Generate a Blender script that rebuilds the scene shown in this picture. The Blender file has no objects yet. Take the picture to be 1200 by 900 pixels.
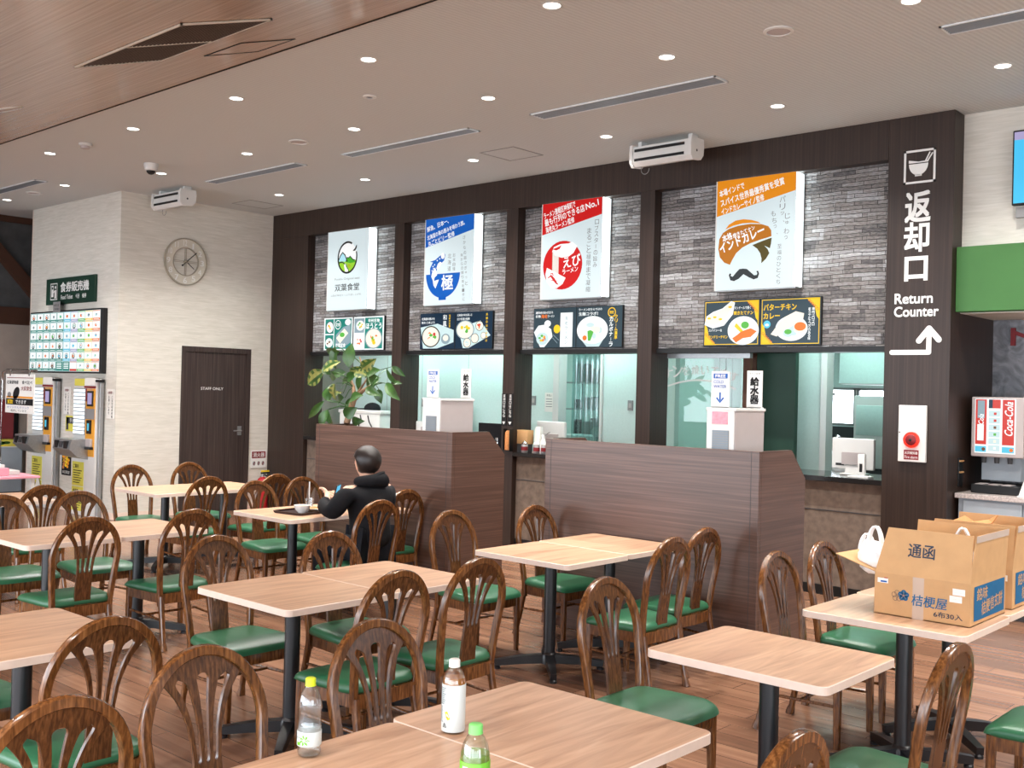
import bpy, bmesh, math, random
from mathutils import Vector, Matrix
random.seed(7)
PI = math.pi
SKY, KIT, EXPO = 11.0, 17, 0.08          # daylight, kitchen lamps, exposure
SC = bpy.context.scene
COL = SC.collection
def rad(d): return d * PI / 180
def lin(c):
    c = c / 255.0
    return c / 12.92 if c <= 0.04045 else ((c + 0.055) / 1.055) ** 2.4
def rgb(r, g, b): return (lin(r), lin(g), lin(b), 1.0)

# ------------------------------------------------------------------ materials
M = {}
def base_mat(name, rough=0.5, spec=0.5, metal=0.0):
    m = bpy.data.materials.new(name); m.use_nodes = True
    b = m.node_tree.nodes['Principled BSDF']
    b.inputs['Roughness'].default_value = rough
    b.inputs['Specular IOR Level'].default_value = spec
    b.inputs['Metallic'].default_value = metal
    M[name] = m
    return m, m.node_tree, b
def plain(name, col, rough=0.5, spec=0.5, metal=0.0, var=0.06, scale=9.0, emit=0.0):
    """colour with a faint procedural mottling"""
    m, nt, b = base_mat(name, rough, spec, metal)
    tc = nt.nodes.new('ShaderNodeTexCoord'); n = nt.nodes.new('ShaderNodeTexNoise')
    n.inputs['Scale'].default_value = scale; n.inputs['Detail'].default_value = 3
    nt.links.new(tc.outputs['Object'], n.inputs['Vector'])
    r = nt.nodes.new('ShaderNodeValToRGB')
    r.color_ramp.elements[0].position = 0.3; r.color_ramp.elements[1].position = 0.7
    r.color_ramp.elements[0].color = tuple(c * (1 - var) for c in col[:3]) + (1,)
    r.color_ramp.elements[1].color = tuple(min(1, c * (1 + var)) for c in col[:3]) + (1,)
    nt.links.new(n.outputs['Fac'], r.inputs['Fac']); nt.links.new(r.outputs['Color'], b.inputs['Base Color'])
    if emit:
        b.inputs['Emission Color'].default_value = col; b.inputs['Emission Strength'].default_value = emit
    return m
def grain(name, stops, scale, rough=0.35, spec=0.5, dist=0.6, detail=6, bump=0.0, rand=False):
    """stretched noise grain; scale = (x, y, z) of the mapping"""
    m, nt, b = base_mat(name, rough, spec)
    tc = nt.nodes.new('ShaderNodeTexCoord'); mp = nt.nodes.new('ShaderNodeMapping'); n = nt.nodes.new('ShaderNodeTexNoise')
    mp.inputs['Scale'].default_value = scale
    nt.links.new(tc.outputs['Object'], mp.inputs['Vector'])
    src = mp.outputs['Vector']
    if rand:
        oi = nt.nodes.new('ShaderNodeObjectInfo'); ad = nt.nodes.new('ShaderNodeVectorMath'); ad.operation = 'ADD'
        mu = nt.nodes.new('ShaderNodeVectorMath'); mu.operation = 'SCALE'; mu.inputs[3].default_value = 7.0
        nt.links.new(oi.outputs['Location'], mu.inputs[0])
        nt.links.new(src, ad.inputs[0]); nt.links.new(mu.outputs[0], ad.inputs[1]); src = ad.outputs[0]
    n.inputs['Scale'].default_value = 1.0; n.inputs['Detail'].default_value = detail; n.inputs['Distortion'].default_value = dist
    nt.links.new(src, n.inputs['Vector'])
    r = nt.nodes.new('ShaderNodeValToRGB'); e = r.color_ramp.elements
    e[0].position, e[0].color = stops[0]; e[1].position, e[1].color = stops[-1]
    for p, c in stops[1:-1]:
        k = e.new(p); k.color = c
    nt.links.new(n.outputs['Fac'], r.inputs['Fac']); nt.links.new(r.outputs['Color'], b.inputs['Base Color'])
    if bump:
        bp = nt.nodes.new('ShaderNodeBump'); bp.inputs['Strength'].default_value = bump; bp.inputs['Distance'].default_value = 0.004
        nt.links.new(n.outputs['Fac'], bp.inputs['Height']); nt.links.new(bp.outputs['Normal'], b.inputs['Normal'])
    return m
def glow(name, col, strength, base=0.5):
    m, nt, b = base_mat(name, 0.35, 0.3)
    b.inputs['Base Color'].default_value = tuple(c * base for c in col[:3]) + (1,)
    b.inputs['Emission Color'].default_value = col; b.inputs['Emission Strength'].default_value = strength
    return m
# floor: vinyl wood planks running along x
def floor_mat():
    m, nt, b = base_mat('floor_vinyl', 0.3, 0.5); N = nt.nodes; L = nt.links
    tc = N.new('ShaderNodeTexCoord')
    br = N.new('ShaderNodeTexBrick'); br.offset = 0.37
    br.inputs['Scale'].default_value = 1.0; br.inputs['Brick Width'].default_value = 0.92; br.inputs['Row Height'].default_value = 0.15
    br.inputs['Mortar Size'].default_value = 0.0022; br.inputs['Mortar Smooth'].default_value = 0.2
    br.inputs['Color1'].default_value = (0.0, 0, 0, 1); br.inputs['Color2'].default_value = (1, 1, 1, 1); br.inputs['Mortar'].default_value = (0.5, 0.5, 0.5, 1)
    L.new(tc.outputs['Object'], br.inputs['Vector'])
    mp = N.new('ShaderNodeMapping'); mp.inputs['Scale'].default_value = (1.3, 22, 1); L.new(tc.outputs['Object'], mp.inputs['Vector'])
    n = N.new('ShaderNodeTexNoise'); n.inputs['Scale'].default_value = 1; n.inputs['Detail'].default_value = 7; n.inputs['Distortion'].default_value = 0.5
    L.new(mp.outputs['Vector'], n.inputs['Vector'])
    mx = N.new('ShaderNodeMix'); mx.data_type = 'RGBA'; mx.inputs[0].default_value = 0.3
    L.new(n.outputs['Fac'], mx.inputs[6]); L.new(br.outputs['Color'], mx.inputs[7])
    r = N.new('ShaderNodeValToRGB'); e = r.color_ramp.elements
    e[0].position = 0.22; e[0].color = rgb(104, 74, 57); e[1].position = 0.8; e[1].color = rgb(158, 119, 94)
    k = e.new(0.5); k.color = rgb(131, 95, 74)
    L.new(mx.outputs[2], r.inputs['Fac'])
    d = N.new('ShaderNodeMix'); d.data_type = 'RGBA'; d.inputs[7].default_value = rgb(70, 46, 35)
    L.new(br.outputs['Fac'], d.inputs[0]); L.new(r.outputs['Color'], d.inputs[6]); L.new(d.outputs[2], b.inputs['Base Color'])
    rr = N.new('ShaderNodeMapRange'); rr.inputs[3].default_value = 0.2; rr.inputs[4].default_value = 0.26
    L.new(n.outputs['Fac'], rr.inputs[0]); L.new(rr.outputs[0], b.inputs['Roughness'])
floor_mat()
# stacked ledger stone on the xz plane
def stone_mat():
    m, nt, b = base_mat('ledger_stone', 0.75, 0.3); N = nt.nodes; L = nt.links
    tc = N.new('ShaderNodeTexCoord'); sp = N.new('ShaderNodeSeparateXYZ'); cb = N.new('ShaderNodeCombineXYZ')
    L.new(tc.outputs['Object'], sp.inputs[0]); L.new(sp.outputs[0], cb.inputs[0]); L.new(sp.outputs[2], cb.inputs[1])
    wn = N.new('ShaderNodeTexNoise'); wn.inputs['Scale'].default_value = 3.0
    L.new(cb.outputs[0], wn.inputs['Vector'])
    ad = N.new('ShaderNodeMix'); ad.data_type = 'RGBA'; ad.blend_type = 'LINEAR_LIGHT'; ad.inputs[0].default_value = 0.022
    L.new(cb.outputs[0], ad.inputs[6]); L.new(wn.outputs['Color'], ad.inputs[7])
    def bricks(w, h, off, sq):
        br = N.new('ShaderNodeTexBrick'); br.offset = off; br.squash = sq; br.squash_frequency = 3
        br.inputs['Scale'].default_value = 1; br.inputs['Brick Width'].default_value = w; br.inputs['Row Height'].default_value = h
        br.inputs['Mortar Size'].default_value = 0.0024; br.inputs['Mortar Smooth'].default_value = 0.3
        br.inputs['Color1'].default_value = (0, 0, 0, 1); br.inputs['Color2'].default_value = (1, 1, 1, 1); br.inputs['Mortar'].default_value = (0, 0, 0, 1)
        L.new(ad.outputs[2], br.inputs['Vector']); return br
    b1 = bricks(0.2, 0.034, 0.37, 1.8); b2 = bricks(0.47, 0.102, 0.63, 0.7)
    n = N.new('ShaderNodeTexNoise'); n.inputs['Scale'].default_value = 26; n.inputs['Detail'].default_value = 6
    mp = N.new('ShaderNodeMapping'); mp.inputs['Scale'].default_value = (1, 3, 1); L.new(cb.outputs[0], mp.inputs[0]); L.new(mp.outputs[0], n.inputs['Vector'])
    a = N.new('ShaderNodeMix'); a.data_type = 'RGBA'; a.inputs[0].default_value = 0.5
    L.new(b1.outputs['Color'], a.inputs[6]); L.new(b2.outputs['Color'], a.inputs[7])
    c = N.new('ShaderNodeMix'); c.data_type = 'RGBA'; c.inputs[0].default_value = 0.5
    L.new(a.outputs[2], c.inputs[6]); L.new(n.outputs['Fac'], c.inputs[7])
    r = N.new('ShaderNodeValToRGB'); e = r.color_ramp.elements
    e[0].position = 0.12; e[0].color = rgb(58, 56, 57); e[1].position = 0.84; e[1].color = rgb(206, 207, 208)
    for p, cc in ((0.33, rgb(100, 98, 99)), (0.47, rgb(134, 129, 126)), (0.64, rgb(160, 160, 162))):
        k = e.new(p); k.color = cc
    L.new(c.outputs[2], r.inputs['Fac'])
    d = N.new('ShaderNodeMix'); d.data_type = 'RGBA'; d.inputs[7].default_value = rgb(48, 45, 44)
    L.new(b1.outputs['Fac'], d.inputs[0]); L.new(r.outputs['Color'], d.inputs[6]); L.new(d.outputs[2], b.inputs['Base Color'])
    bp = N.new('ShaderNodeBump'); bp.inputs['Strength'].default_value = 1.0; bp.inputs['Distance'].default_value = 0.035
    L.new(c.outputs[2], bp.inputs['Height']); L.new(bp.outputs['Normal'], b.inputs['Normal'])
stone_mat()
# ribbed ceiling paper
def ceil_mat():
    m, nt, b = base_mat('ceiling_paper', 0.8, 0.2); N = nt.nodes; L = nt.links
    tc = N.new('ShaderNodeTexCoord'); mp = N.new('ShaderNodeMapping'); mp.inputs['Rotation'].default_value = (0, 0, 0.12)
    L.new(tc.outputs['Object'], mp.inputs[0])
    w = N.new('ShaderNodeTexWave'); w.wave_type = 'BANDS'; w.bands_direction = 'X'; w.inputs['Scale'].default_value = 9; w.inputs['Distortion'].default_value = 0.6
    w.inputs['Detail Scale'].default_value = 3
    L.new(mp.outputs[0], w.inputs['Vector'])
    r = N.new('ShaderNodeValToRGB'); e = r.color_ramp.elements
    e[0].color = rgb(196, 200, 199); e[1].color = rgb(207, 211, 210)
    L.new(w.outputs['Fac'], r.inputs['Fac']); L.new(r.outputs['Color'], b.inputs['Base Color'])
    bp = N.new('ShaderNodeBump'); bp.inputs['Strength'].default_value = 0.25; bp.inputs['Distance'].default_value = 0.006
    L.new(w.outputs['Fac'], bp.inputs['Height']); L.new(bp.outputs['Normal'], b.inputs['Normal'])
ceil_mat()
grain('wallpaper', [(0.3, rgb(204, 200, 189)), (0.52, rgb(213, 209, 199)), (0.75, rgb(223, 219, 210))], (4, 4, 46), 0.8, 0.2, 0.8, 5, 0.08)
grain('wood_ceiling', [(0.3, rgb(176, 146, 120)), (0.5, rgb(190, 159, 132)), (0.72, rgb(204, 173, 146))], (1.2, 60, 60), 0.2, 0.8, 0.4, 6)
grain('dark_wood', [(0.3, rgb(38, 27, 22)), (0.5, rgb(47, 34, 28)), (0.72, rgb(58, 43, 36))], (70, 70, 1.0), 0.45, 0.4, 0.3, 5)
grain('partition_wood', [(0.25, rgb(72, 52, 44)), (0.45, rgb(86, 63, 54)), (0.6, rgb(98, 73, 63)), (0.78, rgb(114, 87, 76))], (1.0, 1.0, 60), 0.3, 0.45, 1.0, 7)
grain('table_laminate', [(0.25, rgb(163, 124, 97)), (0.42, rgb(186, 147, 118)), (0.58, rgb(202, 164, 134)), (0.78, rgb(217, 182, 153))], (17, 1.5, 17), 0.3, 0.45, 1.4, 8, rand=True)
plain('table_edge', rgb(224, 204, 190), 0.45, 0.4, var=0.03, scale=30)
grain('chair_wood', [(0.22, rgb(52, 29, 14)), (0.42, rgb(88, 53, 26)), (0.6, rgb(118, 75, 39)), (0.8, rgb(150, 103, 60))], (90, 90, 13), 0.2, 0.6, 0.35, 5, rand=True)
grain('splat_wood', [(0.22, rgb(48, 28, 15)), (0.45, rgb(76, 46, 25)), (0.62, rgb(98, 62, 34)), (0.8, rgb(122, 82, 48))], (120, 120, 16), 0.24, 0.55, 0.35, 5, rand=True)
plain('green_vinyl', rgb(44, 100, 70), 0.33, 0.5, var=0.08, scale=5)
plain('black_metal', rgb(26, 27, 31), 0.32, 0.5, 0.0, 0.1)
plain('chrome', rgb(200, 200, 200), 0.22, 0.5, 1.0, 0.03)
plain('brushed_metal', rgb(165, 167, 168), 0.4, 0.5, 0.8, 0.06, 40)
plain('white_plastic', rgb(216, 216, 213), 0.45, 0.4, var=0.02)
plain('grey_plastic', rgb(178, 168, 166), 0.5, 0.4, var=0.03)
plain('mid_grey', rgb(140, 140, 140), 0.5, 0.4, var=0.05)
plain('dark_grey', rgb(62, 62, 64), 0.5, 0.4, var=0.05)
plain('black', rgb(18, 18, 19), 0.45, 0.4, var=0.1)
plain('print_black', rgb(28, 28, 30), 0.6, 0.2, var=0.02)
plain('print_white', rgb(230, 230, 227), 0.6, 0.2, var=0.02)
plain('paper', rgb(236, 234, 228), 0.7, 0.2, var=0.03)
plain('pink_paper', rgb(243, 158, 172), 0.7, 0.2, var=0.12, scale=60)
plain('yellow_paper', rgb(214, 206, 90), 0.7, 0.2, var=0.05)
plain('red', rgb(178, 26, 34), 0.5, 0.4, var=0.04)
plain('deep_red', rgb(126, 26, 34), 0.5, 0.4, var=0.06)
plain('print_blue', rgb(28, 92, 172), 0.6, 0.2, var=0.02)
plain('box_blue', rgb(34, 98, 142), 0.7, 0.2, var=0.05, scale=30)
plain('box_ink', rgb(52, 64, 82), 0.7, 0.2, var=0.06, scale=30)
plain('cardboard', rgb(196, 156, 112), 0.8, 0.2, var=0.05, scale=14)
plain('cardboard_inside', rgb(184, 142, 98), 0.85, 0.2, var=0.06, scale=14)
plain('brown_paper', rgb(196, 138, 88), 0.7, 0.2, var=0.1, scale=20)
plain('packing_tape', rgb(190, 168, 150), 0.25, 0.5, var=0.04)
plain('white_bag', rgb(240, 240, 240), 0.35, 0.4, var=0.03)
plain('sign_green', rgb(28, 58, 46), 0.5, 0.3, var=0.04)
plain('panel_green', rgb(64, 110, 58), 0.5, 0.3, var=0.06, scale=3)
plain('orange', rgb(232, 150, 40), 0.55, 0.3, var=0.06)
plain('maroon', rgb(142, 62, 66), 0.6, 0.3, var=0.06)
plain('pink_cloth', rgb(214, 150, 164), 0.8, 0.2, var=0.05)
plain('cabinet_blue', rgb(158, 168, 176), 0.5, 0.3, var=0.03)
plain('kitchen_panel', rgb(204, 224, 219), 0.6, 0.3, var=0.03, scale=40)
plain('kitchen_grey', rgb(120, 116, 108), 0.7, 0.3, var=0.05)
plain('counter_wall', rgb(112, 98, 88), 0.75, 0.25, var=0.22, scale=16)
plain('counter_top', rgb(34, 32, 32), 0.12, 0.5, var=0.1)
plain('recess_stone', rgb(74, 74, 74), 0.8, 0.2, var=0.2, scale=5)
plain('recess_grey', rgb(172, 160, 150), 0.8, 0.2, var=0.08, scale=4)
plain('beam_brown', rgb(70, 44, 32), 0.6, 0.3, var=0.1)
grain('door_brown', [(0.3, rgb(48, 38, 36)), (0.5, rgb(60, 49, 46)), (0.72, rgb(74, 62, 58))], (50, 50, 1.0), 0.5, 0.35)
plain('fabric_black', rgb(20, 20, 23), 0.85, 0.2, var=0.15, scale=25)
plain('trousers', rgb(26, 28, 34), 0.85, 0.2, var=0.12)
plain('skin', rgb(222, 176, 150), 0.5, 0.35, var=0.05)
plain('hair', rgb(34, 26, 24), 0.4, 0.4, var=0.2, scale=40)
plain('ceramic', rgb(242, 240, 236), 0.2, 0.5, var=0.02)
plain('tray_brown', rgb(44, 26, 26), 0.35, 0.4, var=0.06)
plain('food_brown', rgb(190, 124, 72), 0.6, 0.3, var=0.2, scale=60)
plain('leaf_green', rgb(48, 82, 32), 0.35, 0.5, var=0.45, scale=12)
plain('leaf_yellow', rgb(132, 134, 72), 0.4, 0.4, var=0.25, scale=20)
plain('bark', rgb(146, 116, 92), 0.8, 0.2, var=0.2, scale=30)
plain('soil', rgb(60, 44, 34), 0.9, 0.1, var=0.2, scale=30)
plain('wood_light', rgb(196, 152, 104), 0.5, 0.3, var=0.1)
plain('cap_lime', rgb(196, 214, 40), 0.4, 0.4, var=0.03)
plain('cap_green', rgb(120, 206, 110), 0.4, 0.4, var=0.03)
plain('label_white', rgb(206, 216, 216), 0.4, 0.4, var=0.03)
plain('label_green', rgb(112, 186, 52), 0.4, 0.4, var=0.12, scale=30)
plain('label_grey', rgb(84, 94, 98), 0.5, 0.3, var=0.05)
plain('tag_yellow', rgb(236, 200, 30), 0.5, 0.3, var=0.03)
plain('tag_orange', rgb(226, 160, 60), 0.5, 0.3, var=0.05)
plain('teal_print', rgb(36, 150, 140), 0.5, 0.3, var=0.03)
plain('clock_beige', rgb(206, 200, 186), 0.5, 0.4, var=0.04)
plain('clock_line', rgb(158, 150, 134), 0.5, 0.4, var=0.04)
plain('terrazzo', rgb(186, 176, 172), 0.25, 0.45, var=0.3, scale=70)
plain('vent_dark', rgb(38, 36, 36), 0.7, 0.2, var=0.1)
plain('vent_slat', rgb(128, 138, 146), 0.4, 0.5, 0.2, 0.05)
plain('vent_frame', rgb(226, 234, 238), 0.4, 0.5, 0.0, 0.03)
plain('wood_vent', rgb(70, 58, 50), 0.5, 0.3, var=0.15, scale=80)
grain('marble_grey', [(0.3, rgb(96, 98, 104)), (0.5, rgb(122, 124, 130)), (0.66, rgb(144, 146, 152)), (0.8, rgb(176, 178, 182))], (5, 5, 5), 0.35, 0.4, 3.0, 9)
def thin(name, col, gloss, rough=0.05, body=0.0):
    """thin-walled clear plastic or liquid: tinted see-through with a surface sheen"""
    m = bpy.data.materials.new(name); m.use_nodes = True; nt = m.node_tree; nt.nodes.clear(); M[name] = m
    o = nt.nodes.new('ShaderNodeOutputMaterial'); t = nt.nodes.new('ShaderNodeBsdfTransparent'); g = nt.nodes.new('ShaderNodeBsdfGlossy'); mx = nt.nodes.new('ShaderNodeMixShader'); lw = nt.nodes.new('ShaderNodeLayerWeight'); mr = nt.nodes.new('ShaderNodeMapRange')
    t.inputs['Color'].default_value = col; g.inputs['Roughness'].default_value = rough; lw.inputs['Blend'].default_value = 0.35
    mr.inputs[3].default_value = gloss * 0.35; mr.inputs[4].default_value = min(1, gloss * 2.2); nt.links.new(lw.outputs['Facing'], mr.inputs[0]); nt.links.new(mr.outputs[0], mx.inputs[0])
    src = t.outputs[0]
    if body:
        df = nt.nodes.new('ShaderNodeBsdfTranslucent'); df.inputs['Color'].default_value = col; d2 = nt.nodes.new('ShaderNodeBsdfDiffuse'); d2.inputs['Color'].default_value = col
        m1 = nt.nodes.new('ShaderNodeMixShader'); m2 = nt.nodes.new('ShaderNodeMixShader'); m2.inputs[0].default_value = body
        nt.links.new(df.outputs[0], m1.inputs[1]); nt.links.new(d2.outputs[0], m1.inputs[2]); nt.links.new(t.outputs[0], m2.inputs[1]); nt.links.new(m1.outputs[0], m2.inputs[2]); src = m2.outputs[0]
    nt.links.new(src, mx.inputs[1]); nt.links.new(g.outputs[0], mx.inputs[2]); nt.links.new(mx.outputs[0], o.inputs['Surface'])
thin('pet', (0.95, 0.97, 0.98, 1), 0.3, 0.12); thin('water', (0.9, 0.95, 0.97, 1), 0.2, 0.1)
thin('tea', (0.80, 0.40, 0.05, 1), 0.12, body=0.45); thin('green_tea', (0.62, 0.78, 0.2, 1), 0.12, body=0.3); thin('pane', (0.93, 0.98, 0.96, 1), 0.06, 0.0); thin('strip_plastic', (0.72, 0.88, 0.88, 1), 0.3, 0.15)
# things that give off light
glow('lamp_lens', (1, 0.94, 0.86, 1), 7.0)
glow('sign_white', rgb(222, 238, 242), 0.62, 0.3)
glow('sign_side', (0.88, 1.0, 1.0, 1), 5.0)
for nm, c in dict(blue=(10, 94, 190), red=(206, 16, 16), orange=(232, 142, 8), brown=(186, 112, 14), olive=(84, 72, 24), ink=(44, 50, 52), grey=(128, 132, 134),
                  lime=(150, 206, 52), leaf=(70, 170, 40), sky=(176, 226, 240), white=(252, 254, 254), black=(24, 26, 28), noodle=(222, 206, 196)).items():
    glow('lit_' + nm, rgb(*c), 0.7, 0.25)
for nm, c in dict(slate=(46, 66, 76), navy=(16, 44, 66), teal=(16, 130, 118), white=(244, 250, 250), yellow=(246, 202, 34), orange=(240, 120, 40), green=(90, 180, 70),
                  cream=(250, 244, 222), grey=(140, 162, 172), dark=(16, 22, 28), red=(206, 60, 50), pale=(200, 224, 226), cyan=(90, 196, 226), brown=(120, 78, 50), lilac=(170, 160, 200)).items():
    glow('scr_' + nm, rgb(*c), 0.85, 0.2)
glow('alarm_glow', rgb(255, 40, 24), 1.6)
glow('button_white', rgb(236, 248, 255), 1.0)
glow('tv_cyan', rgb(70, 190, 236), 0.9, 0.2)
glow('kitchen_lamp', (0.84, 1.0, 0.97, 1), 6.0)
glow('daylight_view', rgb(236, 246, 255), 1.3)

# ------------------------------------------------------------------ mesh builder
class MB:
    def __init__(s): s.v = []; s.f = []; s.mi = []; s.mats = []
    def slot(s, mat):
        if mat not in s.mats: s.mats.append(mat)
        return s.mats.index(mat)
    def add(s, verts, faces, mat):
        o = len(s.v); k = s.slot(mat)
        s.v += [tuple(v) for v in verts]
        for f in faces: s.f.append(tuple(i + o for i in f)); s.mi.append(k)
        return s
    def box(s, x0, x1, y0, y1, z0, z1, mat):
        v = [(x0, y0, z0), (x1, y0, z0), (x1, y1, z0), (x0, y1, z0), (x0, y0, z1), (x1, y0, z1), (x1, y1, z1), (x0, y1, z1)]
        return s.add(v, [(3, 2, 1, 0), (4, 5, 6, 7), (0, 1, 5, 4), (1, 2, 6, 5), (2, 3, 7, 6), (3, 0, 4, 7)], mat)
    def bbox(s, x0, x1, y0, y1, z0, z1, mat, b=0.006):
        """box with bevelled edges"""
        bm = bmesh.new(); bmesh.ops.create_cube(bm, size=1)
        for v in bm.verts: v.co = Vector(((x0 + x1) / 2 + v.co.x * (x1 - x0), (y0 + y1) / 2 + v.co.y * (y1 - y0), (z0 + z1) / 2 + v.co.z * (z1 - z0)))
        bmesh.ops.bevel(bm, geom=list(bm.edges), offset=b, segments=2, affect='EDGES', profile=0.5)
        return s.frombm(bm, mat)
    def frombm(s, bm, mat):
        bm.verts.index_update()
        s.add([v.co[:] for v in bm.verts], [[v.index for v in f.verts] for f in bm.faces], mat); bm.free(); return s
    def prism(s, pts, axis, a, b, mat, capmat=None):
        """polygon pts (2D) extruded between a and b along axis 'x','y','z'"""
        def P(p, t): return {'x': (t, p[0], p[1]), 'y': (p[0], t, p[1]), 'z': (p[0], p[1], t)}[axis]
        n = len(pts); v = [P(p, a) for p in pts] + [P(p, b) for p in pts]
        s.add(v, [(i, (i + 1) % n, n + (i + 1) % n, n + i) for i in range(n)], mat)
        s.add(v, [tuple(range(n))[::-1], tuple(range(n, 2 * n))], capmat or mat); return s
    def lathe(s, prof, mat, c=(0, 0, 0), seg=24, axis='z'):
        v = []; n = len(prof)
        for i in range(seg):
            t = 2 * PI * i / seg
            for r, z in prof:
                p = (r * math.cos(t), r * math.sin(t), z)
                if axis == 'y': p = (p[0], p[2], p[1])
                if axis == 'x': p = (p[2], p[0], p[1])
                v.append((p[0] + c[0], p[1] + c[1], p[2] + c[2]))
        f = []
        for i in range(seg):
            j = (i + 1) % seg
            for k in range(n - 1): f.append((i * n + k, j * n + k, j * n + k + 1, i * n + k + 1))
        if prof[0][0] > 1e-5: f.append(tuple(i * n for i in range(seg))[::-1])
        if prof[-1][0] > 1e-5: f.append(tuple(i * n + n - 1 for i in range(seg)))
        return s.add(v, f, mat)
    def tube(s, path, r, mat, seg=10, closed=False, ref=(0, 0, 1), sec=None, caps=True):
        """sweep; r = radius or list; sec = list of (a, b) section points (fractions of r)"""
        P = [Vector(p) for p in path]; n = len(P); ref = Vector(ref)
        R = r if isinstance(r, (list, tuple)) else [r] * n
        S = sec or [(math.cos(2 * PI * k / seg), math.sin(2 * PI * k / seg)) for k in range(seg)]
        m = len(S); v = []
        for i in range(n):
            if closed: t = (P[(i + 1) % n] - P[i - 1])
            else: t = P[min(i + 1, n - 1)] - P[max(i - 1, 0)]
            t.normalize()
            a = ref - t * ref.dot(t)
            if a.length < 1e-4: a = Vector((1, 0, 0)) - t * t.x
            a.normalize(); b = t.cross(a)
            for (p, q) in S: v.append(P[i] + a * (p * R[i]) + b * (q * R[i]))
        f = []
        for i in range(n if closed else n - 1):
            j = (i + 1) % n
            for k in range(m): f.append((i * m + k, i * m + (k + 1) % m, j * m + (k + 1) % m, j * m + k))
        if not closed and caps: f += [tuple(range(m))[::-1], tuple(range((n - 1) * m, n * m))]
        return s.add(v, f, mat)
    def sphere(s, c, r, mat, seg=16, rings=10):
        rx, ry, rz = r if isinstance(r, (tuple, list)) else (r, r, r)
        bm = bmesh.new(); bmesh.ops.create_uvsphere(bm, u_segments=seg, v_segments=rings, radius=1)
        for v in bm.verts: v.co = Vector((c[0] + v.co.x * rx, c[1] + v.co.y * ry, c[2] + v.co.z * rz))
        return s.frombm(bm, mat)
    def build(s, name, parent=None, smooth=None, loc=None):
        me = bpy.data.meshes.new(name); me.from_pydata(s.v, [], s.f)
        for m in s.mats: me.materials.append(M[m])
        me.polygons.foreach_set('material_index', s.mi); me.update()
        bm = bmesh.new(); bm.from_mesh(me); bmesh.ops.remove_doubles(bm, verts=bm.verts, dist=1e-6)
        bmesh.ops.recalc_face_normals(bm, faces=bm.faces)
        if smooth is not None:
            for f in bm.faces: f.smooth = True
            for e in bm.edges:
                if len(e.link_faces) == 2 and e.calc_face_angle(0) > rad(smooth): e.smooth = False
        bm.to_mesh(me); bm.free()
        o = bpy.data.objects.new(name, me); COL.objects.link(o)
        if loc: o.location = loc
        if parent: o.parent = parent
        return o
def tag(o, label=None, cat=None, group=None, kind=None):
    if label: o['label'] = label
    if cat: o['category'] = cat
    if group: o['group'] = group
    if kind: o['kind'] = kind
    return o
def thing(name, label, cat, loc=(0, 0, 0), rz=0, group=None):
    o = bpy.data.objects.new(name, None); COL.objects.link(o)
    o.location = loc; o.rotation_euler = (0, 0, rz); o.empty_display_size = 0.1
    return tag(o, label, cat, group)
def struct(name, mb, parent=None, smooth=None):
    o = mb.build(name, parent, smooth)
    if not parent: o['kind'] = 'structure'
    return o
def dup(root, loc, rz, label, group=None):
    r = root.copy(); COL.objects.link(r); r.location = loc; r.rotation_euler = (0, 0, rz); r['label'] = label
    if group: r['group'] = group
    for ch in list(root.children):
        c = ch.copy(); COL.objects.link(c); c.parent = r
        for g in ch.children:
            d = g.copy(); COL.objects.link(d); d.parent = c
    return r

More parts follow.
